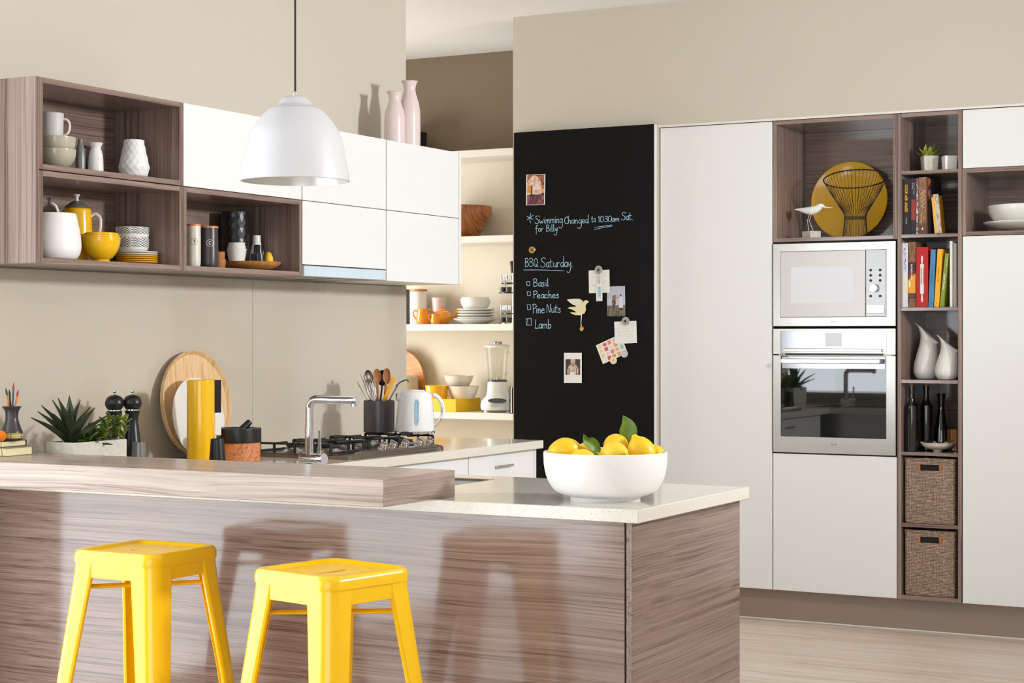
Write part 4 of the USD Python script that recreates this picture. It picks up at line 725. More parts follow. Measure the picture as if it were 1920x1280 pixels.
solid('bottle', 'white bottle with sloping shoulders at the back of the wooden platter', 'bottle', (-4.165, 5.622, zp + .004), [(0, 0), (.027, 0)] + curve([(.030, .003), (.0305, .025), (.027, .055), (.018, .085), (.0155, .105), (.0160, .118)], 24) + [(.0145, .118), (.0135, .11), (0, .10)], 'white_ceramic')
solid('egg_shaker', 'yellow egg-shaped shaker on the front of the wooden platter', 'shaker', (-4.070, 5.570, zp - .001), [(0, 0)] + curve([(.012, .0005), (.0175, .006), (.0185, .020), (.016, .036), (.010, .049), (.004, .0545)], 20) + [(0, .055)], 'yellow_matt')
# ---- vases on top of the wall cabinets
def pvase(label, loc, R, H):
    o = np.array(curve([(.80, 0), (.97, .02), (1, .06), (1, .45), (.93, .62), (.70, .76), (.56, .85), (.57, .92), (.72, .985), (.80, 1.0)], 50)) * [R, H]; return pot('vase', label, 'vase', loc, list(map(tuple, o)), 'pink_ceramic', 64, t=.003)
pvase('shorter pale pink bottle vase on top of the wall cabinets', (-4.135, 6.585, ZB2), .0455, .242); pvase('taller pale pink bottle vase on top of the wall cabinets', (-4.110, 6.668, ZB2), .0475, .297)
# ================================================================ pantry
S1, S2, S3, S4 = [z + .038 for z in (2.365, 1.883, 1.390, .893)]
single('storage_box', 'dark box in the shadow on the top pantry shelf, behind the vases', 'box', loft([ring(rr(.085, .06, .01), 0), ring(rr(.09, .065, .01), .145)]), 'black_satin', (-5.455, 8.84, S1))
t = thing('wooden_bowl', 'deep striped wooden bowl on the second pantry shelf', 'bowl', (-5.085, 8.79, S2)); part(t, 'body', lathe(hollow(curve([(.095, 0), (.115, .012), (.155, .070), (.185, .130), (.1880, .158), (.186, .176)], 26), .008, .01), 72), 'acacia')
t = thing('canister', 'white canister with wooden lid on the third pantry shelf', 'canister', (-5.395, 8.85, S3)); part(t, 'body', lathe([(0, 0), (.048, 0), (.0505, .003), (.0505, .192), (0, .193)], 48), 'white_ceramic'); part(t, 'lid', lathe([(0, .193), (.0525, .193), (.0525, .205), (0, .207)], 40), 'honey_timber')
single('canister', 'dark grey cylinder standing in for the shade left of the white canister', 'canister', lathe([(0, 0), (.046, 0), (.047, .003), (.047, .205), (0, .207)], 40), 'charcoal_ceramic', (-5.500, 8.88, S3))  # dark body placed where only shade falls beside the white canister
pot('tumbler', 'pale pink tumbler standing behind the orange teapot', 'tumbler', (-5.283, 8.895, S3), [(.030, 0), (.032, .003), (.036, .07), (.043, .155)], 'pink_ceramic')
def jug(label, loc, s, mat, side=-1):
    t = thing('jug', label, 'jug', loc); o = [(r * s, z * s) for r, z in curve([(.030, 0), (.034, .003), (.0385, .022), (.0385, .045), (.034, .065), (.0325, .080), (.035, .088)], 24)]; part(t, 'body', lathe(hollow(o, .003 * s, .004), 48), mat)
    part(t, 'handle', tube(spl([R_ * side * .033 * s + [0, 0, .078 * s], R_ * side * .052 * s + [0, 0, .078 * s], R_ * side * .057 * s + [0, 0, .055 * s], R_ * side * .037 * s + [0, 0, .025 * s]], 20), .004 * s, 8), mat)
    part(t, 'lip', loft([np.array([R_ * -side * (.030 + .014 * q) * s + U_ * .012 * s * (1 - .6 * q) * math.cos(a) + np.array([0, 0, (.078 + .010 * q + .007 * math.sin(a)) * s]) for a in np.linspace(0, 2 * np.pi, 12, endpoint=False)]) for q in (0, .6, 1)]), mat)
jug('orange milk jug with its handle to the left, on the third pantry shelf', (-5.285, 8.72, S3), .98, 'amber_ceramic'); jug('tiny orange creamer in front of the orange teapot', (-5.188, 8.695, S3), .66, 'amber_ceramic')
t = thing('teapot', 'round orange teapot behind the creamer on the third pantry shelf', 'teapot', (-5.205, 8.80, S3)); part(t, 'body', lathe([(0, 0), (.030, 0)] + curve([(.036, .003), (.058, .028), (.060, .045), (.048, .068), (.028, .080)], 20) + [(0, .083)], 48), 'amber_ceramic')
part(t, 'lid', lathe([(0, .081), (.026, .0815), (.012, .089), (.006, .090), (.008, .098), (0, .101)], 32), 'amber_ceramic'); part(t, 'spout', tube(spl([R_ * .05 + [0, 0, .035], R_ * .075 + [0, 0, .05], R_ * .088 + [0, 0, .078], R_ * .098 + [0, 0, .086]], 16), np.linspace(.013, .006, 16), 12), 'amber_ceramic')
part(t, 'handle', tube(spl([R_ * -.046 + [0, 0, .068], R_ * -.072 + [0, 0, .078], R_ * -.088 + [0, 0, .060], R_ * -.080 + [0, 0, .035], R_ * -.057 + [0, 0, .026]], 20), .0045, 8), 'amber_ceramic')
C = (-4.985, 8.80)
pl = [(0, 0), (.060, 0), (.063, .003)] + curve([(.085, .006), (.104, .013), (.108, .017)], 8) + [(.107, .019), (.09, .012), (.065, .007), (0, .006)]
big = [(0, 0), (.065, 0), (.068, .003)] + curve([(.095, .012), (.122, .026), (.127, .030)], 8) + [(.126, .032), (.10, .019), (.07, .009), (0, .008)]
solid('plate', 'wide white plate at the bottom of the pantry plate stack', 'plate', (*C, S3), big, 'white_ceramic', 64)
p2_ = solid('plate', 'lowest of four white dinner plates on the wide plate', 'plate', (C[0] + .004, C[1], S3 + .022), pl, 'white_ceramic', 64, group='white dinner plates in the pantry')
for k, w in enumerate(('second', 'third', 'topmost')): dup(p2_, f'{w} of four white dinner plates from the bottom, in the pantry', (C[0] + .004, C[1], S3 + .022 + .0155 * (k + 1)))
bw = curve([(.045, 0), (.050, .003), (.072, .018), (.083, .042), (.086, .058)], 20); bw = bw[:-1] + [(.0865, .057), (.0868, .061), (.0852, .0625)]
b1_ = pot('bowl', 'lowest of three nested white bowls on the pantry plates', 'bowl', (-4.985, 8.80, S3 + .078), bw, 'white_ceramic', group='nested white bowls in the pantry'); dup(b1_, 'middle of three nested white bowls on the pantry plates', (-4.985, 8.80, S3 + .0865), scale=(.955, .955, .96)); dup(b1_, 'top of three nested white bowls on the pantry plates', (-4.985, 8.80, S3 + .0955), scale=(.91, .91, .92))
rk = (-4.722, 8.76)
t = thing('spice_rack', 'two-tier revolving spice rack with a black knob on the third pantry shelf', 'spice rack', (*rk, S3)); part(t, 'base', lathe([(0, 0), (.075, 0), (.075, .006), (0, .008)], 40), 'chrome'); part(t, 'pole', tube([(0, 0, .006), (0, 0, .2), (0, 0, .29)], .005, 12), 'chrome'); part(t, 'knob', lathe([(0, .285), (.011, .285), (.0135, .325), (.0165, .330), (.0165, .352), (0, .354)], 24), 'black_satin')
for z in (.055, .225): part(t, 'holder', cat_([lathe([(.060, z), (.0635, z), (.0635, z + .006), (.060, z + .006)], 40)] + [tube([(.005 * math.cos(a), .005 * math.sin(a), z + .003), (.061 * math.cos(a), .061 * math.sin(a), z + .003)], .002, 6) for a in np.arange(6) * np.pi / 3 + .5] + ([lathe([(0, .172), (.078, .172), (.078, .177), (0, .177)], 40)] if z > .2 else [])), 'black_satin')
first = None
def seen_x(p): return 960 + FPX * (p[0] * math.cos(YAW) + p[1] * math.sin(YAW)) / (-p[0] * math.sin(YAW) + p[1] * math.cos(YAW))
for tier, z in enumerate((S3 + .0085, S3 + .1775)):
    spots = [(rk[0] + .059 * math.cos(a), rk[1] + .059 * math.sin(a), z) for a in np.arange(8) * math.pi / 4 + .1]; spots = sorted([q for q in spots if seen_x(q) < 970], key=seen_x)     # the others are behind the blackboard wall
    for k, p in enumerate(spots):
        lab = f'{("first", "second", "third", "fourth", "fifth", "sixth", "seventh")[k]} glass spice jar from the left, {("lower", "upper")[tier]} tier of the spice rack'
        if first is None:
            first = thing('spice_jar', lab, 'jar', p, group='spice jars on the rack'); part(first, 'glass', lathe([(0, 0), (.015, 0), (.0165, .002), (.019, .030), (.0195, .058), (.017, .070), (0, .071)], 24), 'clear_glass'); part(first, 'lid', lathe([(0, .071), (.0185, .071), (.0185, .094), (0, .095)], 24), 'chrome'); part(first, 'spice', lathe([(0, .002), (.014, .002), (.017, .028), (0, .028)], 20), 'charcoal_ceramic')
        else: dup(first, lab, p)
t = thing('round_board', 'round honey-coloured wooden board leaning at the back of the lowest pantry shelf', 'board', (-5.575, 8.955, S4 + .001)); part(t, 'disc', move(turn(lathe([(0, 0), (.176, 0), (.180, .004), (.180, .014), (.176, .018), (.160, .016), (0, .016)], 72), 90 + 5, (1, 0, 0)), 0, -.022, .1805), 'honey_timber')
solid('canister', 'cream lidded canister in front of the round board in the pantry', 'canister', (-5.463, 8.835, S4), [(0, 0), (.062, 0), (.066, .004), (.066, .175), (.062, .190), (.045, .2), (0, .203)], 'stone_ceramic')
TX0_, TX1_ = -5.392, float(at(855, 760, Y=8.67)[0])
t = thing('storage_tray', 'shallow yellow box with a hand slot, under the yellow cup', 'tray', ((TX0_ + TX1_) / 2, 8.81, S4)); hw = (TX1_ - TX0_) / 2
part(t, 'body', cut(box(-hw, hw, -.14, .14, .0, .074, .002), box(-.09, .030, -.2, -.12, .028, .048), box(-hw + .006, hw - .006, -.134, .134, .070, .1)), 'yellow_matt', 20)
zt = S4 + .0702
pot('cup', 'wide yellow cup standing on the yellow box in the pantry', 'cup', (-5.215, 8.755, zt), [(.056, 0), (.059, .003), (.063, .05), (.0665, .076)], 'yellow_ceramic')
w1 = pot('bowl', 'lower white bowl standing on the yellow box', 'bowl', (-5.082, 8.83, zt), curve([(.060, 0), (.064, .003), (.078, .030), (.0865, .060), (.089, .072)], 18), 'cream_ceramic'); pot('bowl', 'upper white bowl stacked crookedly on the yellow box', 'bowl', (-5.112, 8.83, zt + .0735), curve([(.055, 0), (.060, .003), (.074, .025), (.083, .050), (.086, .060)], 18), 'cream_ceramic')
bl = (-4.842, 8.80)
t = thing('blender', 'white blender with glass jug on the lowest pantry shelf', 'blender', (*bl, S4))
def oval(rx, ry, z): c = circ(1, z, 40); q = np.sign(c[:, :2]) * np.abs(c[:, :2]) ** .75; return np.column_stack([np.outer(q[:, 0] * rx, R_[:2]) + np.outer(q[:, 1] * ry, U_[:2]), c[:, 2]])
part(t, 'base', loft([oval(*q) for q in ((.082, .085, .010), (.094, .096, .016), (.097, .098, .040), (.092, .094, .062), (.078, .082, .078), (.064, .066, .092), (.058, .058, .12), (.056, .056, .165), (.054, .054, .172))]), 'white_ceramic', 40)
for a in (-1, 1):
    for b in (-1, 1): part(t, 'foot', move(lathe([(0, 0), (.014, 0), (.015, .012), (0, .012)], 16), *(R_ * a * .06 + U_ * b * .055)[:2], 0), 'white_ceramic')
part(t, 'speed_panel', loft([np.array([R_ * (.052 * math.cos(a)) + U_ * (-.0935 + .010 * math.sin(a) + o) + np.array([0, 0, .068 + .013 * math.sin(a)]) for a in np.linspace(0, 2 * np.pi, 24, endpoint=False)]) for o in (-.004, .004)]), 'smoke_plastic')
part(t, 'trim_band', loft([np.array([R_ * x + U_ * (-.0975 + o) + np.array([0, 0, .040 + z]) for x, z in ((-.035, -.005), (.03, -.005), (.03, .005), (-.035, .005))]) for o in (-.003, .003)]), 'steel_panel', False)
part(t, 'glass_jug', lathe([(.050, .176), (.052, .178), (.058, .26), (.068, .355), (.0695, .365), (.067, .365), (.0655, .355), (.0555, .26), (.049, .181), (0, .181), (0, .176)], 48), 'clear_glass')
part(t, 'jug_collar', lathe([(0, .1725), (.056, .1725), (.056, .180), (.050, .184), (0, .184)], 40), 'smoke_plastic'); part(t, 'blades', cat_([turn(box(-.022, .022, -.003, .003, .188, .190), k * 60 + 10) for k in range(2)] + [lathe([(0, .184), (.006, .184), (.004, .195), (0, .196)], 12)]), 'steel')
part(t, 'jug_handle', tube(spl([R_ * .052 - U_ * .03 + [0, 0, .340], R_ * .070 - U_ * .055 + [0, 0, .335], R_ * .072 - U_ * .058 + [0, 0, .28], R_ * .062 - U_ * .05 + [0, 0, .225], R_ * .046 - U_ * .03 + [0, 0, .215]], 24), .0075, 10), 'clear_glass')
part(t, 'lid', lathe([(0, .3655), (.073, .3655), (.074, .374), (.066, .380), (.040, .384), (0, .385)], 48), 'white_ceramic'); part(t, 'lid_cap', lathe([(0, .384), (.026, .384), (.026, .394), (.023, .398), (0, .399)], 32), 'steel_panel')
solid('canister', 'slim black canister at the blackboard edge on the lowest pantry shelf', 'canister', (-4.668, 8.70, S4), [(0, 0), (.036, 0), (.038, .003), (.038, .138), (.0365, .142), (.034, .150), (0, .151)], 'black_gloss')
t = thing('paper_towel_holder', 'thin chrome upright rod beside the blackboard edge in the pantry', 'holder', (-4.632, 8.80, S4)); part(t, 'rod', tube([(0, 0, .008), (0, 0, .2), (0, 0, .402)], .005, 10), 'chrome'); part(t, 'base', lathe([(0, 0), (.04, 0), (.04, .006), (0, .008)], 32), 'chrome')
# ================================================================ blackboard with writing, cards and magnets
YK = 8.012
bx0, bx1 = float(at(963.4, 600, Y=YK)[0]), float(at(1226.3, 600, Y=YK)[0])
t = board = thing('blackboard', 'full-height black blackboard panel with chalk shopping notes', 'blackboard', ((bx0 + bx1) / 2, YK, .02))
part(t, 'panel', box(bx0, bx1, YK, YK + .030, .02, 2.402, .0008), 'board_black', world=True); part(t, 'edge_strip', box(bx1 + .0002, bx1 + .0012, YK + .0005, YK + .0325, .02, 2.402), 'frame_white', world=True)
G = {  # one-stroke letters: strokes are 'x,y x,y ...' in hundredths of the capital height
 'S': ['44,84 34,98 18,96 8,82 16,62 34,46 40,24 26,4 8,6 0,18'], 'w': ['0,48 8,4 18,30 26,4 38,50'], 'i': ['4,48 6,4 10,2', '5,70 6,73'], 'm': ['2,48 4,2', '4,30 14,48 20,40 20,2', '20,30 30,48 36,40 37,4 41,2'], 'n': ['2,48 4,2', '4,30 14,48 21,40 22,4 26,2'],
 'g': ['26,42 14,48 2,28 8,4 20,8 27,30 27,48', '27,44 28,-20 22,-58 4,-66 -8,-50'], 'C': ['34,72 26,90 10,84 0,46 8,8 22,2 36,16'], 'h': ['4,104 4,2', '4,28 14,48 21,40 22,4 27,2'], 'a': ['26,42 14,50 2,28 8,4 18,6 26,30', '27,50 26,10 32,2'], 'e': ['2,24 22,30 22,44 12,50 2,32 6,6 18,2 28,12'], 'd': ['24,42 12,48 1,26 8,3 18,8 26,34', '27,108 26,12 31,2'],
 't': ['10,86 9,14 16,2 24,8', '-2,54 24,58'], 'o': ['16,50 3,40 2,14 12,2 24,12 24,38 14,50 10,46'], '1': ['2,78 9,92 9,2'], '0': ['18,92 4,78 2,24 12,2 28,12 32,60 24,90 14,92'], '.': ['2,4 5,2 3,0'], '·': ['2,44 5,42 3,40'], '3': ['2,82 14,92 26,80 20,58 10,52 24,46 28,20 14,2 0,10'],
 'f': ['28,92 18,100 10,84 9,20 8,-34', '-2,50 24,54'], 'r': ['2,48 4,2', '4,28 12,46 22,46'], 'B': ['4,96 4,2', '0,94 20,100 30,84 22,60 6,54 26,50 36,26 24,4 2,2'], 'l': ['4,104 4,14 9,2 14,6'], 'y': ['2,48 6,20 16,14 24,46', '26,50 24,0 16,-48 2,-58 -10,-44'], 'Q': ['22,94 6,80 2,26 12,4 28,8 36,50 30,84 20,96', '18,30 34,2 44,-4'],
 'u': ['2,48 4,10 12,2 22,14 24,48', '24,30 26,6 32,2'], 'P': ['4,96 6,0', '-2,90 18,100 32,86 26,60 6,46'], 'c': ['24,40 14,50 2,30 6,6 18,2 28,12'], 's': ['22,44 12,50 4,40 16,26 20,10 10,0 0,8'], 'N': ['2,0 6,94 30,4 36,98'], 'L': ['8,100 4,50 2,8 8,2 30,4'], 'b': ['4,104 4,4', '4,26 16,46 26,30 20,4 6,2'], ' ': [],
 '*': ['28,100 20,50 26,0', '0,70 44,36', '2,34 46,80']}
ADV = {'·': 12, '.': 12, ' ': 18, 'i': 15, 'l': 18, '1': 20, 'm': 46, 'w': 44, 'S': 48, 'N': 46, 'B': 44, 'Q': 46}
def chalk_word(txt, px0, px1, base, cap, lw=.0012, slope=0.0):
    """Writes txt on the board so that it starts and ends where the photograph's word does; lw: half stroke width."""
    x, S = 0.0, []
    for ch in txt:
        for st in G[ch]:
            q = np.array([tuple(map(float, p.split(','))) for p in st.split()]); q[:, 0] += x
            S.append(spl(q, max(4, 5 * len(q))) if len(q) > 2 else q)
        x += ADV.get(ch, 32)
    a = np.vstack(S); p0, p1 = at(px0, base, Y=YK), at(px1, base, Y=YK); sx = (p1[0] - p0[0]) / (a[:, 0].max() - min(a[:, 0].min(), 0)); sz = (at(px0, cap, Y=YK)[2] - p0[2]) / 100
    L_ = [LineString(np.column_stack([p0[0] + s[:, 0] * sx, p0[2] + s[:, 1] * sz + (s[:, 0] * sx) * slope])).buffer(lw, quad_segs=2) for s in S]
    m = prism(unary_union(L_), 0, .0004); return move(upright(m), 0, YK - .00005, 0)
def stroke(*pp, lw=.0011): return move(upright(prism(LineString([(at(x, y, Y=YK)[0], at(x, y, Y=YK)[2]) for x, y in pp]).buffer(lw, quad_segs=2), 0, .0004)), 0, YK - .00005, 0)
def square(x0, y0, x1, y1): return stroke((x0, y0), (x0 + .6, y1), (x1, y1 - .5), (x1 - .4, y0 - .4), (x0 - 1, y0), lw=.0011)
lines = [
 [chalk_word('*', 988, 1000, 418, 400), chalk_word('Swimming', 1003, 1054.5, 419.5, 404.5, slope=.01), chalk_word('Changed', 1058.5, 1104, 419.5, 405.5), chalk_word('to', 1109, 1117, 416.5, 403), chalk_word('10·30am', 1121.5, 1161, 416.5, 405, slope=.01), chalk_word('Sat.', 1165, 1186, 413, 397.5), stroke((1115, 426), (1131, 424), (1147, 421.8)), stroke((1114.5, 430.5), (1131, 426.2), (1148, 423.6))],
 [chalk_word('for', 1004, 1019, 434.5, 422), chalk_word('Billy', 1024, 1045, 434, 421.5)],
 [chalk_word('BBQ', 984.5, 1009.5, 500, 484), chalk_word('Saturday.', 1013.5, 1073, 501.5, 483), stroke((981.5, 506), (1010, 505.8), (1057, 507.3))],
 [square(987.5, 528, 993.5, 535.3), chalk_word('Basil', 1000, 1029, 537, 522.5, .0014)], [square(988.5, 547, 994.8, 554.3), chalk_word('Peaches', 1000, 1048, 559, 545, .0014)],
 [square(988.5, 571.5, 995, 580.5), chalk_word('Pine', 998.5, 1021.5, 587, 570, .0014), chalk_word('Nuts', 1025, 1051, 586, 569.5, .0014)], [square(986.5, 597.5, 996.5, 609.5), stroke((989, 597.5), (989.6, 609)), chalk_word('Lamb', 1003, 1033, 615.5, 599, .0014)]]
for ln in lines: part(board, 'chalk_writing', cat_(ln), 'chalk', False, world=True)
def grid_card(w, h, f, nx=30, ny=40, th=.0006):
    """A thin printed card in the xz plane facing -y, lower left at the origin; f(u, v) gives the print's colours (0..1, v up)."""
    u, v = np.meshgrid(np.linspace(0, 1, nx), np.linspace(0, 1, ny)); V = np.column_stack([u.ravel() * w, np.full(u.size, 0.0), v.ravel() * h]); F = []
    for j in range(ny - 1):
        for i in range(nx - 1): a = j * nx + i; F += [(a, a + 1, a + nx + 1), (a, a + nx + 1, a + nx)]
    col = np.array(f(u.ravel(), v.ravel()), float); n = len(V); V2 = V + [0, th, 0]; F2 = [(a, c, b) for a, b, c in F]
    edge = [(i, i + 1) for i in range(nx - 1)] + [((ny - 1) * nx + i + 1, (ny - 1) * nx + i) for i in range(nx - 1)] + [((j + 1) * nx, j * nx) for j in range(ny - 1)] + [(j * nx + nx - 1, (j + 1) * nx + nx - 1) for j in range(ny - 1)]
    FE = []
    for a, b in edge: FE += [(b, a, a + n), (b, a + n, b + n)]
    m = trimesh.Trimesh(np.vstack([V, V2]), np.vstack([F, np.array(F2) + n, FE]), process=False)
    return m, np.vstack([col, np.full((n, 3), .75)])
def lin(c): c = np.asarray(c, float) / 255; return np.where(c <= .04045, c / 12.92, ((c + .055) / 1.055) ** 2.4)
def blend(base, mask, c): m = np.clip(mask, 0, 1)[:, None]; return base * (1 - m) + lin(c) * m
def nz(u, v, s, seed=0): return meshkit.fbm(np.column_stack([u * s, v * s, np.zeros_like(u)]), 3, seed)
def pic_church(u, v):
    c = np.tile(lin((120, 66, 44)), (len(u), 1)); n = nz(u, v, 9, 1); r = ((u - .42) / .40) ** 2 + ((v - .50) / .46) ** 2
    c = blend(c, (r < 1) * 1.0, (236, 214, 196)); c = blend(c, (r < 1) * (n > .56), (206, 170, 146)); c = blend(c, (v < .62) * (u < .26) * (v > .4), (226, 146, 70)); c = blend(c, (u > .78) * (v < .62) * (v > .3), (224, 170, 110))
    c = blend(c, (r >= 1) * (n > .5), (170, 104, 70)); c = blend(c, (v < .34) * 1.0, (96, 52, 62)); c = blend(c, (v < .32) * (n > .52), (150, 88, 96)); c = blend(c, (abs(u - .30) < .03) * (v > .38) * (v < .62), (60, 40, 30)); c = blend(c, (v < .36) * (v > .22) * (nz(u, v, 16, 5) > .55), (30, 26, 34))
    e = np.minimum(np.minimum(u, 1 - u) * .6, np.minimum(v, 1 - v)); return blend(c, (e < .025) * 1.0, (238, 232, 228))
def pic_dog(u, v):
    c = np.tile(lin((196, 200, 216)), (len(u), 1)); c = blend(c, (v > .6) * .5, (176, 184, 206)); n = nz(u, v, 14, 2); c = blend(c, (v < .34) * 1.0, (132, 120, 104)); c = blend(c, (v < .33) * (n > .5), (96, 86, 74)); c = blend(c, (abs(v - .34) < .02) * 1.0, (110, 116, 120))
    dog = ((np.abs(u - (.38 - (v - .5) * -.12)) < .07 + .03 * (v > .4)) & (v > .2) & (v < .70)); c = blend(c, dog * 1.0, (150, 116, 88)); c = blend(c, dog * (n > .5), (84, 62, 50)); c = blend(c, ((np.abs(v - .62) < .022) & (u > .42) & (u < .68)) * 1.0, (170, 140, 120))
    girl = ((np.abs(u - .76) < .05 + (.70 - v) * .17) & (v < .66) & (v > .28)); c = blend(c, girl * 1.0, (226, 216, 226)); c = blend(c, ((u - .75) ** 2 / .0022 + (v - .69) ** 2 / .0012 < 1) * 1.0, (70, 56, 50)); return blend(c, ((np.abs(u - .78) < .05) & (v < .28) & (v > .19)) * 1.0, (60, 54, 58))
def pic_baby(u, v):
    c = np.tile(lin((240, 239, 236)), (len(u), 1)); ins = (u > .1) & (u < .9) & (v > .26) & (v < .78); c = blend(c, ins * 1.0, (70, 56, 52)); x, y = (u - .5) / .4, (v - .52) / .26
    c = blend(c, ins * (x ** 2 / .62 + (y + .55) ** 2 / .95 < 1), (216, 196, 184)); c = blend(c, ins * (x ** 2 / .10 + (y - .78) ** 2 / .35 < 1), (206, 182, 168)); c = blend(c, ins * (x ** 2 / .05 + (y - .28) ** 2 / .02 < 1), (150, 118, 104))
    c = blend(c, ins * ((np.abs(np.abs(x) - .52) < .06) & (y < -.1)), (140, 110, 100)); c = blend(c, ins * ((np.abs(x) < .36) & (y < -.62)), (236, 230, 226)); return blend(c, ins * (nz(u, v, 10, 7) > .62) * .4, (120, 96, 90))
def pic_stamps(u, v):
    c = np.tile(lin((238, 236, 230)), (len(u), 1)); pal = [(230, 214, 150), (246, 226, 120), (230, 120, 90), (220, 60, 50), (130, 190, 196), (226, 200, 60), (60, 80, 120), (206, 60, 66), (60, 110, 130), (236, 160, 110), (120, 160, 190), (250, 226, 190)]
    k = 0
    for j in range(4):
        for i in range(5):
            m = (np.abs(u - (.12 + .19 * i)) < .065) & (np.abs(v - (.15 + .235 * j)) < .075 + .015 * ((i + j) % 2)); c = blend(c, m * (.9 if (i * 3 + j * 5) % 4 else .25), pal[(k * 7 + j) % 12]); k += 1
    return c
def notes(seed, rows=7):
    r = np.random.RandomState(seed); lens = r.uniform(.45, .8, rows)
    def f(u, v):
        c = np.tile(lin((238, 236, 232)), (len(u), 1)); w = nz(u * 2, v, 30, seed)
        for i in range(rows): c = blend(c, ((np.abs(v - (.84 - .09 * i)) < .014) & (u > .12) & (u < .12 + lens[i]) & (w > .42)) * .5, (170, 176, 188))
        return c
    return f
def card(label, name, tl, tr, bl, f, nx=30, ny=40, off=.0015, cat='card', tilt=4):
    a, b, c = at(*tl, Y=YK), at(*tr, Y=YK), at(*bl, Y=YK); w, h = np.linalg.norm(b - a), np.linalg.norm(c - a); m, col = grid_card(w, h, f, nx, ny); ang = math.atan2(b[2] - a[2], b[0] - a[0])
    m.vertices[:, 1] -= .0028 * np.clip(((m.vertices[:, 0] / w - .5) ** 2 * 2 + .5 * (1 - m.vertices[:, 2] / h)), 0, 1)      # the card bows off the board a little
    m = turn(m, -math.degrees(ang), (0, 1, 0)); return single(name, label, cat, m, 'print', (c[0], YK - off, c[2]), tint=col)
def magnet(label, px, py, r, h, mat, extra=None, off=.0):
    p = at(px, py, Y=YK - off); t = thing('magnet', label, 'magnet', (p[0], YK - off, p[2])); m = turn(lathe([(0, 0), (r, 0), (r, h * .7), (r * .88, h), (r * .5, h * .96), (0, h * .92)], 32), 90, (1, 0, 0))
    part(t, 'disc', m, mat); 
    if extra: part(t, extra[0], move(extra[1], 0, -h, 0), extra[2])
    return t
card('tall photo of a church interior with people at the top of the blackboard', 'photo', (988, 327.5), (1023.5, 326), (987, 385), pic_church, cat='photo'); card('photo of a dog jumping up at a girl on a field', 'photo', (1137.5, 537), (1171.5, 536), (1139, 593), pic_dog, 44, 60, cat='photo')
card('white-bordered instant photo low on the blackboard', 'photo', (1057.5, 661), (1091, 661), (1058, 717.5), pic_baby, 40, 60, cat='photo')
card('tilted card printed with small colourful stamps', 'card', (1117, 647.5), (1163, 626), (1131, 682.5), pic_stamps, 60, 48, off=.0008, cat='card')
card('square handwritten note with a hanging tag on the blackboard', 'note', (1104, 507), (1143, 505.5), (1105, 549.5), notes(3), 40, 40, off=.0022, cat='note'); card('square handwritten note over the corner of the stamp card', 'note', (1152.5, 603), (1194, 601), (1154, 644.5), notes(5), 40, 40, off=.0045, cat='note')
clasp = ('clasp', cat_([turn(lathe([(.0034, 0), (.0046, 0), (.0046, .003), (.0034, .003)], 20), 90, (1, 0, 0)), box(-.0012, .0012, -.003, 0, -.009, .001)]), 'black_satin')
mg1 = magnet('round pewter magnet holding the note with the tag', 1122.7, 505.5, .0205, .006, 'pewter', clasp, .004); mg2 = magnet('round pewter magnet holding the note above the stamp card', 1173.3, 601.5, .0205, .006, 'pewter', clasp, .0068)
a, b = at(1118, 529.5, Y=YK - .006), at(1129.6, 564.3, Y=YK - .006); t = thing('gift_tag', 'small white hanging tag with a pale blue panel', 'tag', ((a[0] + b[0]) / 2, YK - .0062, b[2])); w, h = (b[0] - a[0]) / 2, a[2] - b[2]
part(t, 'card', upright(prism(Polygon([(-w, 0), (w, 0), (w, h * .86), (w * .5, h), (-w * .5, h), (-w, h * .86)]), 0, .001)), 'paper'); part(t, 'blue_panel', box(-w * .5, w * .5, -.0014, -.0010, h * .22, h * .78), 'blue_paper'); part(t, 'string', tube(spl([(-.001, -.001, h * .92), (-.005, -.003, h + .03), (.0, -.005, h + .075), (.004, -.003, h + .03), (.001, -.001, h * .92)], 24), .0008, 6), 'twine')
emb = lambda: cat_([turn(tube(spl([(-.006, 0, -.004), (-.002, 0, .006), (.002, 0, -.003), (.006, 0, .005)], 12), .0012, 6), 0), tube([(-.004, 0, -.007), (.004, 0, .008)], .001, 6)])
magnet('domed brass magnet left of the shopping list heading', 998.5, 468.5, .0185, .009, 'brass', ('emblem', emb(), 'stem_brown')); magnet('pale cream button magnet on the lower edge of the stamp card', 1150.5, 675.5, .0185, .006, 'paper_cream', ('emblem', emb(), 'gold_leaf'), .004); magnet('silvery button magnet on the right corner of the stamp card', 1171, 663, .0185, .006, 'pale_grey', ('emblem', emb(), 'steel_panel'), .004)
# bird magnet on its pin
def pl2(pts, o): return np.array([(at(x, y, Y=YK)[0] - o[0], at(x, y, Y=YK)[2] - o[2]) for x, y in pts])
o = at(1092, 616, Y=YK); t = thing('bird_ornament', 'pale yellow cut-out bird on a pin stuck to the blackboard', 'bird ornament', (o[0], YK, o[2]))
bird = Polygon(pl2([(1065, 561.5), (1076, 560), (1088, 560), (1094, 563.5), (1096, 567), (1097.5, 563.5), (1102, 562.5), (1106, 566), (1102, 569), (1099.5, 573), (1100.5, 580), (1098, 587), (1090, 591), (1081, 590.5), (1074, 588), (1071, 585), (1079, 585.5), (1083, 585), (1076, 580.5), (1066, 577.5), (1071, 575.5), (1080, 575), (1083.5, 573.5), (1077, 571.5), (1071, 567.5)], o)).buffer(.0002)
part(t, 'bird_shape', move(upright(prism(bird, 0, .003)), 0, -.010, 0), 'paper_cream'); part(t, 'wing', move(upright(prism(Polygon(pl2([(1066.5, 562.5), (1080, 561.5), (1089, 563), (1092, 569), (1088, 573), (1080, 571), (1072, 567)], o)).buffer(-.0005), 0, .001)), 0, -.0131, 0), 'white_ceramic')
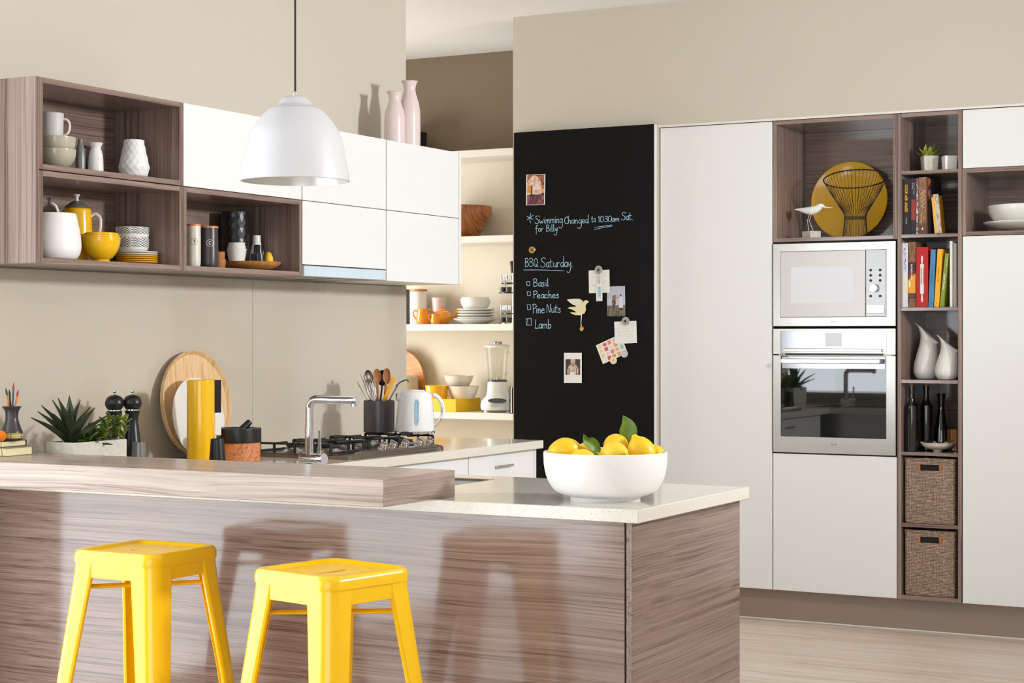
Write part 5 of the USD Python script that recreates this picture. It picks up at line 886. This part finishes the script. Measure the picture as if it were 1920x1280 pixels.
q = pl2([(1092, 590), (1091, 606)], o); part(t, 'pin', tube([(q[0][0], -.009, q[0][1]), (q[1][0], -.008, q[1][1]), (0, -.008, 0)], .0011, 6), 'steel')
bm = ball(.0055, sub=2); part(t, 'bead', cat_([move(bm, .006 * math.cos(a_), -.007, .006 * math.sin(a_)) for a_ in np.arange(5) * 2 * np.pi / 5 + .3]), 'amber_ceramic'); part(t, 'bead_centre', move(ball(.004, sub=2), 0, -.011, -.008), 'paper_cream')
# ================================================================ niche above the ovens
N1 = 1.808 + .018
def on(px, py, Y): p = at(px, py, Y=Y); return p
p = on(1590.5, 400, 8.37); t = thing('platter', 'big round yellow platter leaning at the back of the upper niche', 'platter', (p[0], 8.385, N1 + .001))
part(t, 'dish', move(turn(lathe([(0, 0), (.13, 0), (.15, .004), (.188, .020), (.1915, .024), (.188, .026), (.150, .012), (.12, .008), (0, .007)], 80), 90 - 7, (1, 0, 0)), 0, 0.018, .1905), 'yellow_ceramic')
p = on(1603.5, 430, 8.215); t = thing('wire_basket', 'waisted black wire basket in front of the yellow platter', 'basket', (p[0], 8.215, N1))
def wr(s, a):                                            # outline of the basket: s = 0 foot .. 1 rim
    r = np.interp(s, [0, .30, .36, .42, .6, .8, 1], [.060, .053, .051, .056, .088, .122, .150]); x = r * math.cos(a); return np.array([x, r * math.sin(a) * .86, s * (.283 - .06 * x + .42 * s * r * math.sin(a) * .86)])
g = []
for k in range(48): g.append(tube(spl([wr(s, k * np.pi / 24) for s in (0, .18, .33, .42, .6, .8, 1)], 14), .0010, 5))
w = part(t, 'wires', cat_(g), 'black_satin', kind='stuff')
for s, r in ((0.003, .0022), (.325, .0014), (.345, .0014), (.365, .0014), (1.0, .0028)): part(t, 'ring', tube([wr(s, a) * [1.01, 1.01, 1] for a in np.linspace(0, 2 * np.pi, 48, endpoint=False)], r, 6, closed=True), 'black_satin')
p = on(1521.5, 444, 8.135); t = thing('bird_figure', 'white long-beaked bird figure on wire legs and a block', 'bird figure', (p[0], 8.135, N1))
part(t, 'block', turn(box(-.034, .034, -.030, .030, 0, .034, .001), -35), 'concrete')
B = [(-.082, .1405, .0025), (-.06, .139, .007), (-.03, .134, .0155), (.0, .132, .021), (.025, .139, .019), (.040, .149, .0155), (.050, .153, .0125), (.060, .151, .006), (.068, .1465, .0035), (.105, .1425, .001)]
C_ = spl([(x, 0, z) for x, z, r in B], 40); rad = np.interp(np.linspace(0, 1, 40), np.linspace(0, 1, len(B)), [b_[2] for b_ in B]); part(t, 'body', tube(C_, rad, 18), 'matt_ceramic')
for k, d in enumerate((-.006, .008)): part(t, 'leg', tube([(-.006 + d * .4, d, .113), (-.016 + d * .3, d, .085), (-.011 + k * .018, d, .033)], .0012, 6), 'white_ceramic')
# ================================================================ tower
def on_shelf(z): return z + .0004
Y2 = 2.1196
p = on(1743, 319, 8.17); t = thing('potted_succulent', 'succulent in a square pale pot at the top of the tower', 'potted plant', (p[0], 8.17, Y2), 28)
part(t, 'pot', loft([ring(rr(.031, .031, .004), 0), ring(rr(.036, .036, .004), .074), ring(rr(.033, .033, .004), .074), ring(rr(.031, .031, .003), .06)]), 'concrete', 30); part(t, 'soil', box(-.030, .030, -.030, .030, .058, .064), 'soil')
for cx, cy, n, l0, l1, w_, mt in ((0, -.004, 14, .040, .066, .025, 'leaf_lime'), (-.022, -.02, 8, .045, .072, .020, 'leaf_lime'), (.022, .008, 8, .055, .085, .020, 'leaf_green')): rosette(cx, cy, .066, n, l0, l1, w_, mt, (12, 78), -.15, int(n), .5)
p = on(1780, 318, 8.125); t = thing('square_cup', 'small square pale cup beside the potted succulent', 'cup', (p[0], 8.128, Y2), 30); part(t, 'body', loft([ring(rr(.027, .027, .004), 0), ring(rr(.030, .030, .004), .066), ring(rr(.0275, .0275, .004), .066), ring(rr(.025, .025, .003), .006)]), 'matt_ceramic', 30)
def stand(px0, px1, ytop, zs, label, cover, depth=.19, lean=0.0, yf=8.066, **k):
    a, b = at(px0, ytop, Y=yf), at(px1, ytop, Y=yf); th = b[0] - a[0] - .0008; h = a[2] - zs; h = h / math.cos(math.radians(lean)); z = zs + .0003 + (th * math.sin(math.radians(lean)) if lean > 0 else 0)
    return book(label, cover, depth, h, th, (a[0], yf, z), rot=(0, lean, 0), group=None, **k), th, h
def patch(th, h, z0, z1, f, m=.0003, nx=10, ny=24):
    g, c = grid_card(th - 2 * m, (z1 - z0) * h, f, nx, ny, .0003); return move(g, m, -.0004, z0 * h), c
zb = on_shelf(1.828)
t, th, h = stand(1692.2, 1708, 336, zb, 'thick black cookbook with yellow and white spine lettering', 'black_cloth', yf=8.07)
part(t, 'lettering', move(upright(turn(meshkit.text_mesh('COOK with JAMIE', .0125, .0003, True).apply_scale([.86, 1, 1]), -90)), th * .30, -.0001, h * .90), 'amber_cloth', False)
part(t, 'lettering', move(upright(turn(meshkit.text_mesh('OLIVER', .0055, .0003).apply_scale([1, 1, 1]), -90)), th * .38, -.0001, h * .30), 'paper', False)
t, th, h = stand(1708.3, 1718, 334.5, zb, 'slim navy cookbook with a dark red panel on its spine', 'navy_cloth', yf=8.07); part(t, 'spine_panel', box(.0008, th - .0008, -.0006, 0, h * .25, h * .62), 'red_handle'); part(t, 'lettering', cat_([move(upright(turn(meshkit.text_mesh('The complete guide', .0042, .0003), -90)), th * .5, -.0001, h * .92), move(upright(turn(meshkit.text_mesh('to cookery', .0042, .0003), -90)), th * .2, -.0001, h * .92)]), 'paper', False)
t, th, h = stand(1718.3, 1722.3, 334.5, zb, 'thin book with a black, white and red patterned spine', 'paper', yf=8.07)
m, c = patch(th, h, 0, 1, lambda u, v: blend(blend(np.tile(lin((232, 228, 226)), (len(u), 1)), (nz(u, v, 26, 3) > .52) * 1.0, (40, 30, 34)), (nz(u, v, 18, 9) > .60) * 1.0, (180, 40, 50)), nx=5, ny=70); part(t, 'spine_print', m, 'print', tint=c)
t, th, h = stand(1722.6, 1737.3, 332.5, zb, 'thick brown cookbook with a scripted photographic spine', 'brown_cloth', yf=8.068)
m, c = patch(th, h, 0, 1, lambda u, v: blend(blend(np.tile(lin((128, 84, 58)), (len(u), 1)), (nz(u * .4, v, 30, 5) > .52) * .7, (176, 130, 96)), (v < .19) * .9, (92, 58, 42)), nx=10, ny=50); part(t, 'spine_print', m, 'print', tint=c)
sc = lambda P_, r=.0009: tube(spl(P_, 40), r, 6)
part(t, 'lettering', cat_([sc([(th * (.25 + .5 * (k % 2)), -.0008, h * (.78 - .035 * k)) for k in range(10)]), move(upright(turn(meshkit.text_mesh('Recipes from the home kitchen', .0034, .0003), -90)), th * .35, -.0005, h * .42), move(ball(.004, .0006, .006, 2), th * .5, -.0005, h * .09)]), 'paper_cream', False)
t, th, h = stand(1737.6, 1745.2, 333.5, zb, 'dark photographic cookbook with a glowing orange fruit at its top', 'black_cloth', yf=8.105)
m, c = patch(th, h, 0, 1, lambda u, v: blend(blend(np.tile(lin((30, 18, 16)), (len(u), 1)), ((u - .5) ** 2 / .2 + (v - .93) ** 2 / .004 < 1) * 1.0, (214, 110, 50)), ((v > .62) & (v < .78) & (nz(u, v, 20, 4) > .45)) * .8, (176, 120, 96)), nx=10, ny=50); part(t, 'spine_print', m, 'print', tint=c)
t, th, h = stand(1752.6, 1760.8, 365, zb, 'small yellow book leaning left against the taller books', 'amber_cloth', .12, -5.5, 8.066)
m, c = patch(th + .0135, h, 0, 1, lambda u, v: blend(blend(blend(np.tile(lin((206, 196, 186)), (len(u), 1)), (nz(u, v, 9, 4) > .55) * .8, (150, 120, 110)), (u < .34) * 1.0, (240, 180, 40)), (v > .92) * (u < .3), (60, 40, 30)), nx=16, ny=50); part(t, 'cover_print', move(m, 0, 0, 0), 'print', tint=c)
# second row
zb = on_shelf(1.492)
t, th, h = stand(1691.8, 1702.2, 455.5, zb, 'tall white book at the left of the lower book row', 'paper', yf=8.066)
m, c = patch(th, h, 0, 1, lambda u, v: blend(blend(np.tile(lin((228, 228, 236)), (len(u), 1)), (nz(u, v * 1.6, 30, 6) > .56) * (v > .55) * (np.abs(u - .5) < .25), (110, 120, 170)), (v < .5) * (v > .2) * .5 * (1 - np.abs(v - .3) * 3), (236, 226, 150)), nx=10, ny=60); part(t, 'spine_print', m, 'print', tint=c)
t, th, h = stand(1703, 1717.2, 454, zb, 'brown and orange cookbook with a red band and white lettering', 'brown_cloth', yf=8.066)
def spain(u, v):
    n = nz(u, v, 10, 3); c = np.tile(lin((146, 104, 66)), (len(u), 1)); c = blend(c, (n > .52) * 1.0, (110, 74, 46)); c = blend(c, ((v < .69) & (v > .42)) * 1.0, (120, 34, 26)); c = blend(c, ((v < .69) & (v > .56)) * 1.0, (64, 34, 34)); c = blend(c, ((v < .42 + .1 * u) & (v > .2)) * 1.0, (238, 164, 40)); c = blend(c, ((u - .1) ** 2 / .06 + (v - .36) ** 2 / .003 < 1) * 1.0, (250, 226, 150))
    for z in (.205, .175, .15): c = blend(c, (np.abs(v - z) < .007) * 1.0, (46, 32, 26))
    return c
m, c = patch(th, h, 0, 1, spain, nx=14, ny=110); part(t, 'spine_print', m, 'print', tint=c); part(t, 'lettering', move(upright(turn(meshkit.text_mesh('the food of Spain', .0078, .0003, True), -90)).apply_scale([1, 1, .85]), th * .36, -.0006, h * .665), 'paper', False)
t, th, h = stand(1718, 1740, 463.5, zb, 'fat red book with a white rolling pin on its spine', 'red_cloth', yf=8.063)
rp = unary_union([sbox(-.0075, -.067, .0075, .067).buffer(.0008), Polygon(circ(.0042, 0, 24, ry=.011)[:, :2]).buffer(0)]); hd_ = [Polygon([(x * .0042, s * z) for x, z in ((-.6, .066), (-.55, .076), (-.95, .088), (-.95, .100), (-.4, .1065), (.4, .1065), (.95, .100), (.95, .088), (.55, .076), (.6, .066))]).buffer(.0003) for s in (1, -1)]
part(t, 'rolling_pin_print', move(upright(prism(unary_union([rp] + hd_), 0, .0004)), th * .5, -.0001, h * .47), 'paper', False)
part(t, 'lettering', move(upright(turn(meshkit.text_mesh('STEPHANIE ALEXANDER', .0046, .0003, True).apply_scale([1.0, 1, 1]), -90)), th * .40, -.0007, h * .47 + .052), 'black_cloth', False); part(t, 'lettering', move(upright(turn(meshkit.text_mesh('KITCHEN COMPANION', .0046, .0003, True), -90)), th * .57, -.0007, h * .47 + .050), 'red_cloth', False)
t, th, h = stand(1740.6, 1750.2, 468, zb, 'blue paperback leaning right, left of the yellow one', 'blue_cloth', .16, 2.4, 8.066); part(t, 'lettering', move(upright(turn(meshkit.text_mesh('THE COOK BOOK', .0058, .0003), -90)), th * .35, -.0001, h * .66), 'navy_cloth', False); part(t, 'emblem', move(ball(.0022, .0005, .0022, 1), th * .5, -.0002, h * .06), 'navy_cloth')
t, th, h = stand(1751.2, 1760.8, 467.5, zb, 'yellow paperback leaning right between the blue and green ones', 'amber_cloth', .16, 3.6, 8.066); part(t, 'lettering', move(upright(turn(meshkit.text_mesh('BAKING AT HOME', .0056, .0003), -90)), th * .35, -.0001, h * .68), 'brown_cloth', False); part(t, 'emblem', move(ball(.0022, .0005, .0022, 1), th * .5, -.0002, h * .06), 'brown_cloth')
t, th, h = stand(1761.8, 1768.8, 475.5, zb, 'short green paperback leaning right with white lettering', 'lime_cloth', .15, 6.0, 8.066)
part(t, 'lettering', cat_([move(upright(turn(meshkit.text_mesh('DAISY ITALIAN', .0070, .0003, True), -90)), th * .3, -.0001, h * .62), move(upright(turn(meshkit.text_mesh('HOME RECIPES', .004, .0003), -90)), th * .55, -.0001, h * .92)]), 'paper', False)
for k, (a, b, yt, cv, lab) in enumerate(((1780.9, 1785.8, 452, 'paper', 'tall white magazine, first of the thin volumes at the right'), (1786.1, 1789.0, 454.5, 'grey_cloth', 'thin grey-brown magazine just right of the tall white one'), (1789.3, 1792.2, 455.5, 'pale_grey', 'thin pale grey magazine, second from the right in the book row'), (1792.5, 1795.3, 456, 'grey_cloth', 'thin grey-brown magazine at the right end of the book row'))): stand(a, b, yt, zb, lab, cv, .20, 0, 8.066)
# jugs
def slant_jug(label, loc, pr_):
    t = thing('pitcher', label, 'pitcher', loc); rings = []
    prof = spl(np.array(pr_), 40)                         # rows: z, left x, right x, depth radius, tilt (right side lower by this much)
    def rg_(row, e=0.0): z, xl, xr, ry, tl = row; w = np.linspace(0, 2 * np.pi, 40, endpoint=False); c, s = np.cos(w), np.sin(w); hx_ = (xr - xl) / 2 - e; return np.column_stack([(xl + xr) / 2 + hx_ * c, (ry - e) * s * (1 - .25 * (c < 0) * c ** 2 * (tl > .01)), z - tl * (c + 1) / 2])
    out = [rg_(r) for r in prof]; inn = [rg_(r, .0028) for r in prof[::-1][:30]]; part(t, 'body', loft(out + inn), 'white_ceramic', 60)
p = on(1736, 709, 8.20); slant_jug('taller white pitcher with a slanting lip in the tower', (p[0], 8.205, on_shelf(1.160)), [(0, -.034, .034, .032, 0), (.004, -.044, .044, .042, 0), (.028, -.0575, .056, .055, 0), (.065, -.057, .058, .055, 0), (.110, -.046, .056, .047, .0), (.160, -.032, .052, .036, .01), (.205, -.027, .050, .028, .045), (.240, -.037, .054, .022, .075), (.266, -.056, .060, .016, .098)])
p = on(1775, 711, 8.125); slant_jug('shorter white pitcher with a slanting lip, in front of the taller one', (p[0], 8.125, on_shelf(1.160)), [(0, -.030, .030, .028, 0), (.004, -.040, .040, .038, 0), (.025, -.0525, .052, .050, 0), (.055, -.052, .054, .050, 0), (.090, -.042, .053, .043, .0), (.130, -.029, .050, .033, .01), (.165, -.026, .050, .026, .040), (.190, -.034, .054, .020, .062), (.207, -.048, .060, .014, .080)])
# bottles and dishes
zb = on_shelf(.828); bp_ = [(0, 0), (.030, 0)] + curve([(.0315, .003), (.0315, .19), (.029, .208), (.017, .228), (.0125, .25), (.012, .285)], 34) + [(.014, .286), (.014, .297), (.0125, .298), (0, .298)]
def wine(label, px, Y):
    t = thing('wine_bottle', label, 'bottle', (px, Y, zb)); part(t, 'glass', lathe(bp_, 40), 'bottle_glass'); part(t, 'cork', lathe([(0, .298), (.0095, .298), (.010, .3135), (0, .3145)], 20), 'cork')
wine('dark wine bottle with a cork at the left of the bottle niche', -2.2725, 8.105); wine('dark wine bottle half hidden at the back of the bottle niche', -2.230, 8.195)
p = on(1765, 838, 8.245); pot('carafe', 'dark glass carafe with a narrow waist behind the shallow dish', 'carafe', (p[0], 8.245, zb), curve([(.030, 0), (.034, .004), (.0345, .04), (.029, .11), (.019, .170), (.0155, .200), (.018, .245), (.0205, .262)], 30), 'bottle_glass', t=.002)
p = on(1792, 838, 8.225); pot('tumbler', 'amber glass tumbler at the right of the bottle niche', 'tumbler', (p[0] - .003, 8.235, zb), [(.036, 0), (.0385, .003), (.040, .10)], 'amber_glass', t=.003)
p = on(1758, 846, 8.145); t = thing('dish', 'shallow cream footed dish at the front of the bottle niche', 'dish', (p[0], 8.147, zb)); part(t, 'body', lathe([(0, 0), (.020, 0), (.021, .006)] + curve([(.045, .012), (.068, .024), (.080, .042)], 12) + [(.077, .042), (.05, .022), (.02, .012), (0, .011)], 56), 'cream_ceramic')
# baskets
def basket(label, z):
    t = thing('storage_basket', label, 'basket', ((TX0 + TX1) / 2 - .004, YB + .165, z)); a, b, h = .117, .145, .300
    body = cut(loft([ring(rr(a - .004, b - .004, .012), 0), ring(rr(a, b, .012), .01), ring(rr(a, b, .012), h)]), loft([ring(rr(a - .009, b - .009, .010), .012), ring(rr(a - .009, b - .009, .010), h + .05)]), box(-.043, .043, -.3, 0, h - .056, h - .028))
    part(t, 'woven_body', body, 'woven_cane', 25)
    part(t, 'rim', loft([ring(rr(a + .002, b + .002, .013), h - .012), ring(rr(a + .003, b + .003, .013), h - .004), ring(rr(a + .001, b + .001, .013), h + .001), ring(rr(a - .009, b - .009, .010), h + .001), ring(rr(a - .009, b - .009, .010), h - .012)], closed=True), 'woven_cane')
    for s in (-1, 1): part(t, 'handle_binding', box(s * .043, s * .056, -b - .002, -b + .011, h - .058, h - .026, .001), 'teak')
    part(t, 'lining', box(-.05, .05, -b + .0095, -b + .011, h - .06, h - .024), 'shadow_gap')  # black sheet gives the slot the shade of a dark hole
    return t
basket('upper woven basket with a slot handle at the foot of the tower', on_shelf(.4995)); basket('lower woven basket with a slot handle at the foot of the tower', on_shelf(.168))
# right-hand niche
zr = 1.815 + .0184
p = at(1841, 425, Y=8.19); cxr = p[0] + .19
solid('plate', 'wide white plate under the big bowl in the right-hand niche', 'plate', (cxr, 8.215, zr), [(0, 0), (.075, 0), (.08, .004)] + curve([(.12, .012), (.175, .034), (.186, .042)], 10) + [(.184, .045), (.13, .020), (.085, .010), (0, .009)], 'white_ceramic', 64)
pot('bowl', 'big white bowl standing on the wide plate in the right-hand niche', 'bowl', (cxr, 8.215, zr + .0105), curve([(.075, 0), (.085, .006), (.130, .030), (.160, .075), (.166, .108)], 24), 'white_ceramic', 64, t=.004, base=.008)
